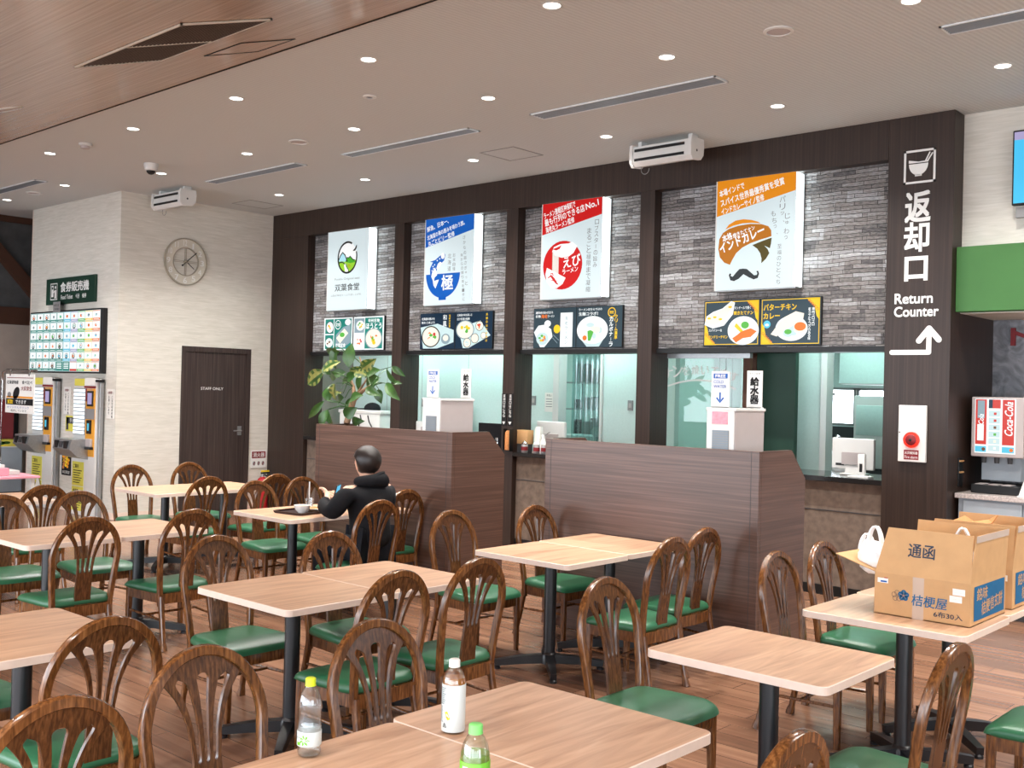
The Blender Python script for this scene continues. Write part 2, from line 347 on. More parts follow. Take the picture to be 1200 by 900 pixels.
# ------------------------------------------------------------------ flat printed art
_tc = {}
def text_geo(body, bold):
    k = body
    if k in _tc: return _tc[k]
    c = bpy.data.curves.new('t', 'FONT'); c.body = body; c.resolution_u = 3
    o = bpy.data.objects.new('t', c); COL.objects.link(o)
    bpy.context.view_layer.update()
    me = bpy.data.meshes.new_from_object(o.evaluated_get(bpy.context.evaluated_depsgraph_get()))
    v = [(p.co.x, p.co.y) for p in me.vertices]; f = [tuple(p.vertices) for p in me.polygons]
    bpy.data.objects.remove(o); bpy.data.meshes.remove(me); bpy.data.curves.remove(c)
    _tc[k] = (v, f); return v, f
class Art(MB):
    """flat prints on the plane O + a*U + b*V, each layer lifted a hair off the last"""
    def __init__(s, O, U=(1, 0, 0), V=(0, 0, 1), step=0.0006):
        super().__init__(); s.O = Vector(O); s.U = Vector(U).normalized(); s.V = Vector(V).normalized(); s.N = s.U.cross(s.V); s.step = step
    def at(s, p, l): return s.O + s.U * p[0] + s.V * p[1] + s.N * (s.step * l)
    def poly(s, pts, mat, l=1): return s.add([s.at(p, l) for p in pts], [tuple(range(len(pts)))], mat)
    def rect(s, x, y, w, h, mat, l=1): return s.poly([(x, y), (x + w, y), (x + w, y + h), (x, y + h)], mat, l)
    def ell(s, x, y, rx, ry, mat, l=1, a0=0, a1=360, n=36, rot=0):
        c, d = math.cos(rad(rot)), math.sin(rad(rot)); P = []
        for i in range(n + (0 if a1 - a0 >= 360 else 1)):
            t = rad(a0 + (a1 - a0) * i / n); p, q = rx * math.cos(t), ry * math.sin(t)
            P.append((x + p * c - q * d, y + p * d + q * c))
        return s.poly(P, mat, l)
    def ring(s, x, y, rx, ry, w, mat, l=1, a0=0, a1=360, n=40):
        v = []; f = []
        for i in range(n + 1):
            t = rad(a0 + (a1 - a0) * i / n); c, d = math.cos(t), math.sin(t)
            v += [s.at((x + rx * c, y + ry * d), l), s.at((x + (rx - w) * c, y + (ry - w) * d), l)]
        for i in range(n): f.append((2 * i, 2 * i + 2, 2 * i + 3, 2 * i + 1))
        return s.add(v, f, mat)
    def line(s, pts, w, mat, l=1):
        v = []; n = len(pts); P = [Vector(p) for p in pts]
        for i in range(n):
            t = (P[min(i + 1, n - 1)] - P[max(i - 1, 0)]).normalized(); q = Vector((-t.y, t.x)) * (w / 2 if not isinstance(w, (list, tuple)) else w[i] / 2)
            v += [s.at(P[i] + q, l), s.at(P[i] - q, l)]
        return s.add(v, [(2 * i, 2 * i + 2, 2 * i + 3, 2 * i + 1) for i in range(n - 1)], mat)
    def frame(s, x, y, w, h, t, mat, l=1):
        s.rect(x, y, w, t, mat, l); s.rect(x, y + h - t, w, t, mat, l); s.rect(x, y + t, t, h - 2 * t, mat, l); return s.rect(x + w - t, y + t, t, h - 2 * t, mat, l)
    def text(s, body, x, y, w, h, mat, l=3, rot=0, bold=0.0, skew=0.0):
        """one line of lettering stretched into the box whose lower left corner is (x, y), turned by rot degrees"""
        v, f = text_geo(body, bold)
        if not v: return s
        x0 = min(p[0] for p in v); x1 = max(p[0] for p in v); y0 = min(p[1] for p in v); y1 = max(p[1] for p in v)
        sy = h / max(1e-6, y1 - y0); sx = (w / max(1e-6, x1 - x0)) if w else sy
        c, d = math.cos(rad(rot)), math.sin(rad(rot)); e = bold * 0.8
        for q, (ox, oy) in enumerate(((0, 0),) if not bold else ((-e, -e), (e, -e), (-e, e), (e, e))):
            P = []
            for (a, b) in v:
                a, b = (a - x0 + ox) * sx, (b - y0 + oy) * sy; a += b * skew
                P.append(s.at((x + a * c - b * d, y + a * d + b * c), l + 0.15 * q))
            s.add(P, f, mat)
        return s
    def vtext(s, body, x, y, size, pitch, mat, l=3, bold=0.0, dx=0.0):
        """a column of characters, x = centre, y = top"""
        for i, ch in enumerate(body):
            if ch in 'っッ、ゅ・': k = 0.62
            else: k = 1.0
            if ch == ' ': continue
            if ch == 'ー': s.rect(x + dx * i - size * 0.05, y - pitch * i - size * 0.9, size * 0.1, size * 0.8, mat, l); continue
            if ch == '、': s.text(ch, x + dx * i + size * 0.15, y - pitch * i - size * 0.5, size * 0.25, size * 0.25, mat, l, 0, bold); continue
            s.text(ch, x + dx * i - size * k / 2, y - pitch * i - size * k, size * k, size * k, mat, l, 0, bold)
        return s
# ------------------------------------------------------------------ the setting
CZ = 3.99; YW = 8.48; XD = -12.12; YT = 6.28
struct('floor', MB().box(-18, 6.2, -4.6, 13, -0.1, 0, 'floor_vinyl'))
struct('ceiling', MB().box(-15.5, 6.2, 4.283, 8.8, CZ, CZ + 0.1, 'ceiling_paper'))
SLOPE = 0.3265                                           # the wood ceiling slopes down from y = 4.283, then runs level
sz = lambda y: CZ - 0.006 + SLOPE * (y - 4.283)
struct('ceiling_wood', MB().prism([(4.283, CZ - 0.006), (4.283, CZ + 0.1), (-4.6, CZ + 0.1), (-4.6, sz(1.4)), (1.4, sz(1.4))], 'x', -15.5, 6.2, 'wood_ceiling'))
struct('trim_1', MB().box(-15.4, 6.1, 4.276, 4.288, CZ - 0.012, CZ, 'vent_dark'))
struct('wall_west', MB().box(XD - 0.15, XD, YT, YW + 0.2, 0, CZ, 'wallpaper'))
struct('wall_corner', MB().box(-14.55, XD - 0.15, YT, YT + 0.15, 0, CZ, 'wallpaper').box(-14.55, -14.5, YT + 0.15, 8.6, 0, CZ, 'wallpaper'))
struct('trim_2', MB().box(-14.565, -14.55, YT - 0.004, YT + 0.12, 0, CZ, 'table_edge'))
w = MB().box(-15.55, -15.4, -4.6, 8.6, 2.6, CZ, 'recess_stone').box(-15.55, -15.4, -4.6, 8.6, 0, 2.6, 'recess_grey')
w.box(-15.5, -14.5, 8.6, 8.75, 0, CZ, 'recess_grey')
struct('wall_recess', w)
struct('trim_3', MB().box(-15.4, -15.28, -4.5, 8.6, 2.45, 2.69, 'beam_brown'))
struct('trim_4', MB().box(-15.4, -15.36, -4.5, 8.6, 3.9, CZ, 'beam_brown'))
struct('trim_5', MB().prism([(5.6, 3.98), (5.78, 3.98), (7.0, 2.69), (6.76, 2.69)], 'x', -15.4, -15.3, 'beam_brown'))
struct('trim_6', MB().box(-15.4, -15.37, 6.44, 6.5, 0.1, 1.5, 'black').box(-15.4, -15.385, 5.2, 6.44, 0.48, 1.38, 'maroon'))
# glazed sides behind and beside the photographer, open to the sky
w = MB().box(-15.5, 6.2, -4.75, -4.6, 0, 0.12, 'wallpaper').box(-15.5, 6.2, -4.75, -4.6, 2.9, CZ + 0.1, 'wallpaper')
w.box(6.05, 6.2, -4.6, 8.8, 0, 0.12, 'wallpaper').box(6.05, 6.2, -4.6, 8.8, 2.9, CZ + 0.1, 'wallpaper').box(6.05, 6.2, 1.4, 8.8, 0.12, 2.9, 'wallpaper')
struct('wall_south', w)
for i in range(8):
    x = -15.5 + i * 3.06
    struct('window_%d' % (i + 1), MB().box(x, x + 0.28, -4.75, -4.6, 0.12, 2.9, 'dark_wood'))
for i in range(2):
    y = -4.6 + i * 3.0
    struct('window_%d' % (i + 9), MB().box(6.05, 6.2, y, y + 0.28, 0.12, 2.9, 'dark_wood'))
# sign wall: ledger stone behind a dark wood frame
struct('wall_north', MB().box(-11.4, -3.5, YW + 0.12, YW + 0.3, 2.13, 3.7, 'ledger_stone'))
def post(n, x0, x1, z0, z1, y1=YW + 0.3): struct('trim_%d' % n, MB().bbox(x0, x1, YW, y1, z0, z1, 'dark_wood', 0.004))
post(7, XD, -3.54, 3.66, CZ)
post(8, XD, -11.33, 0, 3.66)
post(9, -9.62, -9.45, 0, 3.66); post(10, -7.79, -7.62, 0, 3.66); post(11, -6.015, -5.845, 0, 3.66)
struct('trim_12', MB().bbox(-3.54, -3.01, YW, 9.62, 0, CZ, 'dark_wood', 0.004))
struct('trim_13', MB().box(-11.33, -3.54, YW + 0.08, YW + 0.3, 2.085, 2.13, 'black'))
# right-hand drinks recess
struct('wall_east', MB().box(-3.01, 6.2, 8.69, 8.85, 2.39, CZ, 'wallpaper').box(-3.01, 6.2, 8.85, 9.62, 2.39, 2.5, 'wallpaper'))
struct('wall_marble', MB().box(-3.01, 6.2, 9.5, 9.62, 0, 2.39, 'marble_grey'))
struct('trim_14', MB().bbox(-3.005, 6.0, 8.56, 8.69, 2.395, 2.91, 'panel_green', 0.004))
# kitchen shell behind the counters
K = 9.3
w = MB().box(-11.33, -7.73, K, K + 0.08, 0, 2.75, 'kitchen_panel').box(-7.06, -6.1, K, K + 0.08, 0, 2.75, 'kitchen_panel').box(-5.03, -4.466, K, K + 0.08, 0, 2.75, 'kitchen_panel')
for x in (-10.62, -9.95, -9.12, -8.35): w.box(x, x + 0.006, K - 0.002, K, 0, 2.75, 'mid_grey')
struct('wall_kitchen', w)
for n, x0, x1 in ((15, -7.73, -7.645), (16, -7.06, -7.03), (17, -4.47, -4.41)):
    struct('trim_%d' % n, MB().box(x0, x1, K - 0.03, K + 0.11, 0, 2.3, 'white_plastic'))
struct('wall_booth', MB().box(-11.42, -11.33, YW + 0.3, K, 0, 2.75, 'kitchen_grey'))
w = MB()
FX0, FX1, FZ0, FZ1 = -5.85, -4.75, 1.36, 1.82          # window in the far kitchen wall
w.box(-13, FX0, 12.2, 12.35, 0, 2.75, 'kitchen_panel').box(FX1, -3.0, 12.2, 12.35, 0, 2.75, 'kitchen_panel').box(FX0, FX1, 12.2, 12.35, 0, FZ0, 'kitchen_panel').box(FX0, FX1, 12.2, 12.35, FZ1, 2.75, 'kitchen_panel')
w.box(-13.1, -13, 8.7, 12.2, 0, 2.75, 'kitchen_panel').box(-3.12, -3.0, 9.62, 12.2, 0, 2.75, 'kitchen_panel').box(-13, -11.42, YW + 0.3, YW + 0.4, 0, 2.75, 'kitchen_panel')
struct('wall_backkitchen', w)
struct('ceiling_kitchen', MB().box(-13.1, -3.0, YW + 0.3, 12.35, 2.75, 2.85, 'white_plastic'))
w = MB()
for x in (FX0, -5.46, -5.42, FX1 - 0.03): w.box(x, x + 0.03, 12.2, 12.25, FZ0, FZ1, 'mid_grey')
w.box(FX0, FX1, 12.2, 12.25, FZ0, FZ0 + 0.03, 'mid_grey').box(FX0, FX1, 12.2, 12.25, FZ1 - 0.03, FZ1, 'mid_grey')
struct('window_13', w)
# service counters, one to a bay
def counter(x0, x1, label):
    t = thing('service_counter', label, 'counter', ((x0 + x1) / 2, 8.55, 0), 0, 'service counters under the shop signs'); h = (x1 - x0) / 2
    MB().bbox(-h, h, -0.07, 0.6, 0.975, 1.02, 'counter_top', 0.004).build('worktop', t)
    MB().box(-h, h, 0.0, 0.12, 0.085, 0.975, 'counter_wall').box(-h, h, -0.004, 0.0, 0.72, 0.728, 'dark_grey').build('front_panel', t)
    MB().box(-h, h, -0.006, 0.12, 0, 0.085, 'black').build('toe_kick', t)
counter(-11.33, -9.62, 'dark-topped service counter behind the potted plant, under the green round logo sign')
counter(-9.45, -8.56, 'dark-topped service counter under the blue fish bowl sign')
counter(-7.62, -6.015, 'dark-topped service counter holding condiment jars, under the red noodle sign')
counter(-5.845, -3.54, 'dark-topped service counter beside the return-counter column, holding the terminal')
# staff door in the west wall
d = struct('door_1', MB().box(XD, XD + 0.006, 7.22, 8.1, 0, 2.1, 'door_brown'))
f = MB().box(XD - 0.01, XD + 0.022, 7.147, 7.215, 0, 2.15, 'door_brown').box(XD - 0.01, XD + 0.022, 8.1, 8.168, 0, 2.15, 'door_brown').box(XD - 0.01, XD + 0.022, 7.215, 8.1, 2.085, 2.15, 'door_brown')
f.build('door_frame', d)
h = MB().box(XD + 0.006, XD + 0.014, 7.99, 8.05, 1.0, 1.12, 'brushed_metal'); h.tube([(XD + 0.014, 8.02, 1.06), (XD + 0.06, 8.02, 1.06), (XD + 0.065, 7.98, 1.06), (XD + 0.065, 7.9, 1.06)], 0.009, 'brushed_metal')
h.build('door_handle', d, 40)
a = Art((XD + 0.006, 0, 0), (0, 1, 0)); a.text('STAFF ONLY', 7.43, 1.595, 0.33, 0.035, 'print_white', 2, bold=0.01); a.build('lettering', d)
struct('baseboard_west', MB().box(XD, XD + 0.012, YT, 7.147, 0, 0.08, 'table_edge').box(XD, XD + 0.012, 8.168, YW, 0, 0.08, 'table_edge'))
struct('baseboard_corner', MB().box(-14.55, XD, YT - 0.012, YT, 0, 0.08, 'table_edge'))
# ------------------------------------------------------------------ tables
TW, TD, TH = 0.74, 0.605, 0.705
def rrect(w, d, r, n=6):
    P = []
    for cx, cy, a in ((w / 2 - r, d / 2 - r, 0), (-w / 2 + r, d / 2 - r, 90), (-w / 2 + r, -d / 2 + r, 180), (w / 2 - r, -d / 2 + r, 270)):
        for i in range(n + 1): P.append((cx + r * math.cos(rad(a + 90 * i / n)), cy + r * math.sin(rad(a + 90 * i / n))))
    return P
def make_table(label):
    t = thing('dining_table', label, 'table', group='wood-topped pedestal tables')
    MB().prism(rrect(TW - 0.006, TD - 0.006, 0.032), 'z', TH - 0.028, TH, 'table_laminate').build('tabletop', t)
    eb = MB(); o = rrect(TW, TD, 0.035); i_ = rrect(TW - 0.006, TD - 0.006, 0.032); n = len(o)
    v = [(p[0], p[1], TH - 0.03) for p in o] + [(p[0], p[1], TH - 0.002) for p in o] + [(p[0], p[1], TH) for p in i_] + [(p[0], p[1], TH - 0.03) for p in i_]
    eb.add(v, [(k, (k + 1) % n, n + (k + 1) % n, n + k) for k in range(n)] + [(n + k, n + (k + 1) % n, 2 * n + (k + 1) % n, 2 * n + k) for k in range(n)] + [(3 * n + k, 3 * n + (k + 1) % n, (k + 1) % n, k) for k in range(n)], 'table_edge')
    eb.build('edge_band', t)
    MB().lathe([(0.037, 0.09), (0.037, TH - 0.035)], 'black_metal', seg=20).box(-0.16, 0.16, -0.16, 0.16, TH - 0.035, TH - 0.028, 'black_metal').build('column', t, 40)
    b = MB().lathe([(0.05, 0.035), (0.05, 0.08), (0.042, 0.1), (0.037, 0.105)], 'black_metal', seg=20)
    for k in range(4):
        a = rad(45 + 90 * k); c, s = math.cos(a), math.sin(a)
        b.tube([(c * 0.03, s * 0.03, 0.062), (c * 0.18, s * 0.18, 0.052), (c * 0.33, s * 0.33, 0.034)], [0.03, 0.026, 0.02], 'black_metal', sec=[(1, -0.9), (1, 0.9), (-0.8, 0.9), (-0.8, -0.9)])
    b.build('base', t, 40)
    for k in range(4):
        a = rad(45 + 90 * k); c, s = math.cos(a) * 0.315, math.sin(a) * 0.315
        MB().lathe([(0.022, 0), (0.022, 0.012), (0.012, 0.022)], 'black_metal', (c, s, 0), 12).build('foot', t, 40)
    return t
TABLES = [
 (-1.97, 2.39, 'wood-topped table with the amber tea bottle and white cap standing on it'),
 (-1.945, 1.782, 'wood-topped table carrying the water bottle with lime cap and green label'),
 (-1.95, 3.67, 'single wood-topped table standing free between the bottle tables and the cardboard boxes'),
 (-1.89, 4.83, 'wood-topped table under the nearer open cardboard box'),
 (-1.90, 5.44, 'wood-topped table under the farther cardboard box, almost hidden behind the nearer one'),
 (-4.13, 3.06, 'nearer of two joined wood-topped tables in the middle of the room, empty top'),
 (-4.13, 3.67, 'farther of two joined empty tables in the middle of the room'),
 (-4.10, 4.94, 'wood-topped table in front of the wooden low wall, nearer half of its pair'),
 (-4.11, 5.55, 'wood-topped table touching the wooden low wall, farther half of its pair'),
 (-4.09, 1.77, 'wood-topped table cut by the left picture edge beside the tall chair backs'),
 (-6.58, 2.99, 'nearer of two joined tables on the left between the rows of chairs'),
 (-6.58, 3.60, 'farther of two joined tables on the left between the rows of chairs'),
 (-8.83, 3.62, 'small stretch of wood tabletop before the ticket machines'),
 (-8.78, 5.05, 'nearer of two joined tables in front of the dark staff door'),
 (-8.78, 5.66, 'farther of two joined tables in front of the dark staff door'),
 (-6.66, 4.91, 'table holding the brown tray in front of the seated person'),
 (-6.66, 5.52, 'table behind the meal tray, against the low wall with the plant'),
]
T0 = None
for (x, y, lb) in TABLES:
    if T0 is None: T0 = make_table(lb); T0.location = (x, y, 0)
    else: dup(T0, (x, y, 0), 0, lb)

# ------------------------------------------------------------------ bentwood chairs (facing +y)
def yback(z):
    return -0.185 if z < 0.37 else -0.185 - 0.08 * ((z - 0.37) / 0.495) ** 1.2
AW, AZ0, AZ1 = 0.2, 0.64, 0.865
def make_chair(label):
    t = thing('dining_chair', label, 'chair', group='bentwood chairs with green seats')
    # cushion
    def outline(k):
        P = []
        for i in range(32):
            a = 2 * PI * i / 32; c, s = math.cos(a), math.sin(a); e = 2 / 7.0
            px = abs(c) ** e * (1 if c > 0 else -1); py = abs(s) ** e * (1 if s > 0 else -1)
            w = 0.212 + 0.02 * py
            P.append((px * (w - k), 0.005 + py * (0.205 - k)))
        return P
    sb = MB(); lv = [(0.012, 0.347), (0.0, 0.354), (-0.004, 0.368), (0.002, 0.384), (0.014, 0.394), (0.04, 0.3985), (0.12, 0.402)]
    v = []
    for k, z in lv: v += [(p[0], p[1], z - (0.55 * max(0, p[1] - 0.1) ** 1.5 if z > 0.357 else 0)) for p in outline(k)]
    f = [tuple(range(32))[::-1]]
    for r in range(len(lv) - 1):
        for i in range(32): f.append((r * 32 + i, r * 32 + (i + 1) % 32, (r + 1) * 32 + (i + 1) % 32, (r + 1) * 32 + i))
    f.append(tuple(range((len(lv) - 1) * 32, len(lv) * 32)))
    sb.add(v, f, 'green_vinyl').build('seat', t, 60)
    # rails under the seat
    fr = MB()
    fr.bbox(-0.19, 0.19, 0.165, 0.187, 0.287, 0.348, 'chair_wood', 0.004)
    for s in (-1, 1): fr.prism([(s * 0.198, 0.17), (s * 0.18, 0.17), (s * 0.155, -0.18), (s * 0.173, -0.18)], 'z', 0.287, 0.348, 'chair_wood')
    fr.build('side_rail', t, 30)
    rr = MB(); path = [(-0.17 + 0.34 * i / 8, -0.19 - 0.018 * math.sin(PI * i / 8), 0.317) for i in range(9)]
    rr.tube(path, 1.0, 'chair_wood', sec=[(0.032, -0.011), (0.032, 0.011), (-0.032, 0.011), (-0.032, -0.011)]).build('back_rail', t, 30)
    for s in (-1, 1):
        MB().tube([(s * 0.185, 0.175, 0.346), (s * 0.187, 0.177, 0.2), (s * 0.189, 0.179, 0.0)], [0.0175, 0.0165, 0.0135], 'chair_wood', sec=[(1, 0.7), (0.7, 1), (-0.7, 1), (-1, 0.7), (-1, -0.7), (-0.7, -1), (0.7, -1), (1, -0.7)], ref=(0, 1, 0)).build('leg', t, 30)
    for s in (-1, 1):
        pr = [(s * 0.168, -0.19, 0.33), (s * 0.17, -0.2, 0.26), (s * 0.174, -0.222, 0.15), (s * 0.178, -0.243, 0.05), (s * 0.179, -0.25, 0.025), (s * 0.18, -0.256, 0.0)]
        MB().tube(pr, [0.017, 0.0165, 0.015, 0.0135, 0.018, 0.02], 'chair_wood', sec=[(1, 0.6), (0.6, 1), (-0.6, 1), (-1, 0.6), (-1, -0.6), (-0.6, -1), (0.6, -1), (1, -0.6)], ref=(0, 1, 0)).build('leg', t, 40)
    for s in (-1, 1): MB().tube([(s * 0.187, 0.177, 0.2), (s * 0.172, -0.215, 0.185)], 0.008, 'chair_wood', seg=8).build('stretcher', t, 40)
    MB().tube([(-0.18, -0.02, 0.193), (0.18, -0.02, 0.193)], 0.008, 'chair_wood', seg=8).build('stretcher', t, 40)
    # bent hoop
    path = []
    for z in (0.27, 0.36, 0.45, 0.53, 0.59): path.append((-(0.172 + (AW - 0.172) * max(0, (z - 0.32) / 0.32) ** 1.0), z))
    for i in range(25):
        a = PI - PI * i / 24; path.append((AW * math.cos(a), AZ0 + (AZ1 - AZ0) * math.sin(a)))
    path += [(-x, z) for x, z in path[4::-1]]
    P = [(x, yback(z), z) for x, z in path]
    sec = [(1.0, 0.75), (0.75, 1.0), (-0.6, 1.05), (-1.0, 0.8), (-1.0, -0.8), (-0.6, -1.05), (0.75, -1.0), (1.0, -0.75)]
    MB().tube(P, [0.0155] * len(P), 'chair_wood', sec=sec, ref=(0, 1, 0)).build('back_hoop', t, 40)
    # fan splat with three slots
    def hw(z):
        K_ = [(0.28, 0.049), (0.5, 0.048), (0.56, 0.047), (0.64, 0.055), (0.70, 0.075), (0.74, 0.096), (0.775, 0.124), (0.80, 0.15)]
        for (a, b), (c, d) in zip(K_, K_[1:]):
            if z <= c: return b + (d - b) * (z - a) / (c - a)
        return K_[-1][1]
    zs = [0.28, 0.42, 0.5, 0.525, 0.537, 0.545, 0.56, 0.6, 0.63, 0.66, 0.69, 0.715, 0.735, 0.755, 0.77, 0.778, 0.785, 0.791, 0.796, 0.799, 0.80]
    S = (-0.59, 0.0, 0.59); TOP = (0.787, 0.7995, 0.787)
    def slot(j, z):
        if z <= 0.538 or z >= TOP[j]: return 0
        u = min(1, (z - 0.538) / 0.012) ** 0.5; d = TOP[j] - z
        return 0.165 * u * (math.sqrt(max(0, 1 - ((0.02 - d) / 0.02) ** 2)) if d < 0.02 else 1)
    rows = []
    for z in zs:
        W = hw(z); xs = [-W]
        for j in range(3): h = slot(j, z); xs += [(S[j] - h) * W, (S[j] + h) * W]
        rows.append([(x, z) for x in xs + [W]])
    top = rows[-1]
    for sfrac in (0.5, 1.0):
        r = []
        for x, z in top:
            xx = max(-0.17, min(0.17, x)); za = AZ0 + (AZ1 - AZ0) * math.sqrt(1 - (xx / AW) ** 2) - 0.008
            r.append((x, z + (za - z) * sfrac))
        rows.append(r)
    quads = []
    for r in range(len(rows) - 1):
        for c in range(7):
            if c % 2 == 1: continue
            quads.append((r * 8 + c, r * 8 + c + 1, (r + 1) * 8 + c + 1, (r + 1) * 8 + c))
    bm = bmesh.new(); vs = [bm.verts.new((x, yback(z) + 0.001, z)) for r in rows for x, z in r]
    for q in quads:
        try: bm.faces.new([vs[i] for i in q])
        except ValueError: pass
    bmesh.ops.remove_doubles(bm, verts=bm.verts, dist=1e-5)
    bmesh.ops.dissolve_degenerate(bm, edges=bm.edges, dist=1e-5)
    bmesh.ops.recalc_face_normals(bm, faces=bm.faces)
    g = bmesh.ops.extrude_face_region(bm, geom=list(bm.faces))
    for e in g['geom']:
        if isinstance(e, bmesh.types.BMVert): e.co.y -= 0.013
    bmesh.ops.recalc_face_normals(bm, faces=bm.faces)
    bm.verts.index_update()
    MB().frombm(bm, 'splat_wood').build('splat', t, 35)
    return t
# (hoop x, hoop y, facing sign, turn in degrees, label)
CHAIRS = [
 (-2.62, 1.235, -1, 0, 'wooden chair with green seat at the bottom left corner, only its fan back showing'),
 (-3.40, 1.765, -1, 0, 'green-seated wooden chair drawn up to the table cut by the left picture edge'),
 (-2.851, 1.772, 1, 0, 'bentwood chair facing the table with the water bottle, left of the lime-capped bottle'),
 (-2.792, 2.407, 1, 0, 'bentwood chair facing the amber tea bottle across the table, between the two bottles'),
 (-3.464, 3.132, -1, 0, 'green-seated chair on the right side of the nearer empty middle table'),
 (-3.479, 3.662, -1, 0, 'green-seated chair on the right of the farther empty middle table, above the tea bottle'),
 (-2.769, 3.701, 1, 0, 'green-seated chair at the left end of the single free-standing table'),
 (-3.299, 5.056, -1, 0, 'chair near the wooden low wall with its back to us, left of a pair'),
 (-3.404, 5.571, -1, 0, 'chair close against the wooden low wall, right one of a tight pair'),
 (-4.863, 5.657, 1, 0, 'chair behind the table touching the low wall, at its left end before the brown gap'),
 (-4.99, 4.953, 1, 0, 'chair between the empty middle tables and the low-wall tables, in front of the partition end'),
 (-2.652, 5.025, 1, 0, 'dark glossy chair left of the nearer cardboard box, its seat hidden by the single table'),
 (-2.668, 5.592, 1, 0, 'chair under the open left flap of the cardboard box'),
 (-1.235, 3.608, -1, 0, 'chair seen edge-on at the right of the single table, below the cardboard box'),
 (-1.174, 2.36, -1, 0, 'chair at the bottom edge right of the tea bottle table, only its hoop top showing'),
 (-0.95, 4.66, -1, 0, 'chair at the right picture edge with only its green seat and brown rail showing'),
 (-0.98, 5.42, -1, 0, 'chair at the right picture edge, just the dark green seat corner showing'),
 (-5.99, 2.963, -1, 0, 'green-seated chair on the right side of the nearer left-hand table'),
 (-5.99, 3.647, -1, 0, 'green-seated chair on the right side of the farther left-hand table'),
 (-4.894, 3.11, 1, 0, 'green-seated chair at the left end of the nearer empty middle table'),
 (-4.663, 3.681, 1, 0, 'chair at the left end of the farther empty middle table, below the seated person'),
 (-7.457, 3.597, 1, 0, 'chair behind the farther left-hand table, in front of the right ticket machine'),
 (-8.001, 3.604, -1, 0, 'chair in front of the left ticket machine, overlapped by another chair back'),
 (-7.46, 3.056, 1, 0, 'chair cut by the left picture edge behind the nearer left-hand table'),
 (-9.537, 5.109, 1, 0, 'chair against the pale wall right of the ticket machines'),
 (-9.576, 5.756, 1, 0, 'chair right in front of the dark staff door'),
 (-8.025, 5.025, -1, 0, 'chair with its back to us on the right side of the staff-door tables'),
 (-7.482, 5.123, 1, 0, 'chair facing the meal tray from the far left end of that table'),
 (-7.589, 5.68, 1, 0, 'chair behind the meal tray against the low wall with the plant'),
 (-7.946, 5.675, -1, 0, 'half hidden chair below the fire extinguisher sign'),
 (-5.74, 4.99, -1, 0, 'chair the person in black sits on'),
 (-6.218, 5.68, -1, 0, 'empty chair behind the seated person at the low wall'),
 (-4.84, 1.72, 1, 0, 'chair beyond the left picture edge, its green seat under the cut-off table'),
]
C0 = None
for (hx, hy, s, dz, lb) in CHAIRS:
    a = -s * 90 + dz; x = hx + s * 0.265
    if C0 is None: C0 = make_chair(lb); C0.location = (x, hy, 0); C0.rotation_euler = (0, 0, rad(a))
    else: dup(C0, (x, hy, 0), rad(a), lb)

# ------------------------------------------------------------------ wooden low walls of the water stations
def station(x0, x1, label):
    t = thing('water_station', label, 'partition', ((x0 + x1) / 2, 5.89, 0), 0, 'wood-grain low walls of the water stations'); h = (x1 - x0) / 2; H = 1.34
    MB().bbox(-h, h, 0, 0.035, 0, H, 'partition_wood', 0.003).build('front_panel', t)
    prof = [(0.035, 0), (0.62, 0), (0.62, 1.15), (0.425, H), (0.035, H)]
    for s in (-1, 1): MB().prism(prof, 'x', s * h, s * (h - 0.035), 'partition_wood').build('end_panel', t)
    for s in (-1, 1): MB().box(s * (h - 0.055) - 0.0015, s * (h - 0.055) + 0.0015, -0.001, 0, 0, H, 'dark_grey').build('seam', t)
    MB().box(-h + 0.035, h - 0.035, 0.035, 0.6, 0.86, 0.9, 'counter_top').build('shelf', t)
    return t
station(-4.969, -3.234, 'wood-grain low wall on the right hiding a water dispenser, in front of the curry sign')
station(-7.68, -5.937, 'wood-grain low wall on the left with a plant and a water dispenser behind it')
# ------------------------------------------------------------------ backlit shop signs
def quad(TL, TR, BR, BL, w, h):
    """inverse of the foreshortened face outline: sketch coordinates -> metres on a w x h face"""
    def f(px, py):
        u, v = 0.5, 0.5
        for _ in range(12):
            xl = TL[0] + (BL[0] - TL[0]) * v; xr = TR[0] + (BR[0] - TR[0]) * v; u = (px - xl) / (xr - xl)
            yt = TL[1] + (TR[1] - TL[1]) * u; yb = BL[1] + (BR[1] - BL[1]) * u; v = (py - yt) / (yb - yt)
        return (u * w, (1 - v) * h)
    return f
SW, SH, SY = 0.785, 1.005, 8.45
def sign_box(x0, label):
    t = thing('shop_sign', label, 'sign', (x0, SY, 2.65), 0, 'backlit signs on the stone wall')
    MB().box(-0.012, SW + 0.012, 0.012, 0.155, -0.012, 0.006, 'brushed_metal').box(-0.012, SW + 0.012, 0.13, 0.155, 0, SH, 'brushed_metal').box(-0.012, -0.002, 0.0, 0.155, 0, SH, 'white_plastic').build('housing', t)
    MB().box(0, SW, 0, 0.012, 0, SH, 'sign_white').build('face_panel', t)
    MB().box(0, SW, 0.012, 0.13, 0.006, SH, 'sign_side').build('side_panel', t)
    return t, Art((0, 0, 0))
def banner(a, mat, v0, v1): a.poly([(0, SH), (0, v0 * SH), (SW, v1 * SH), (SW, SH)], mat, 1)
def P(f, pts): return [f(*p) for p in pts]
BR = math.degrees(math.atan(0.175 * SH / SW))
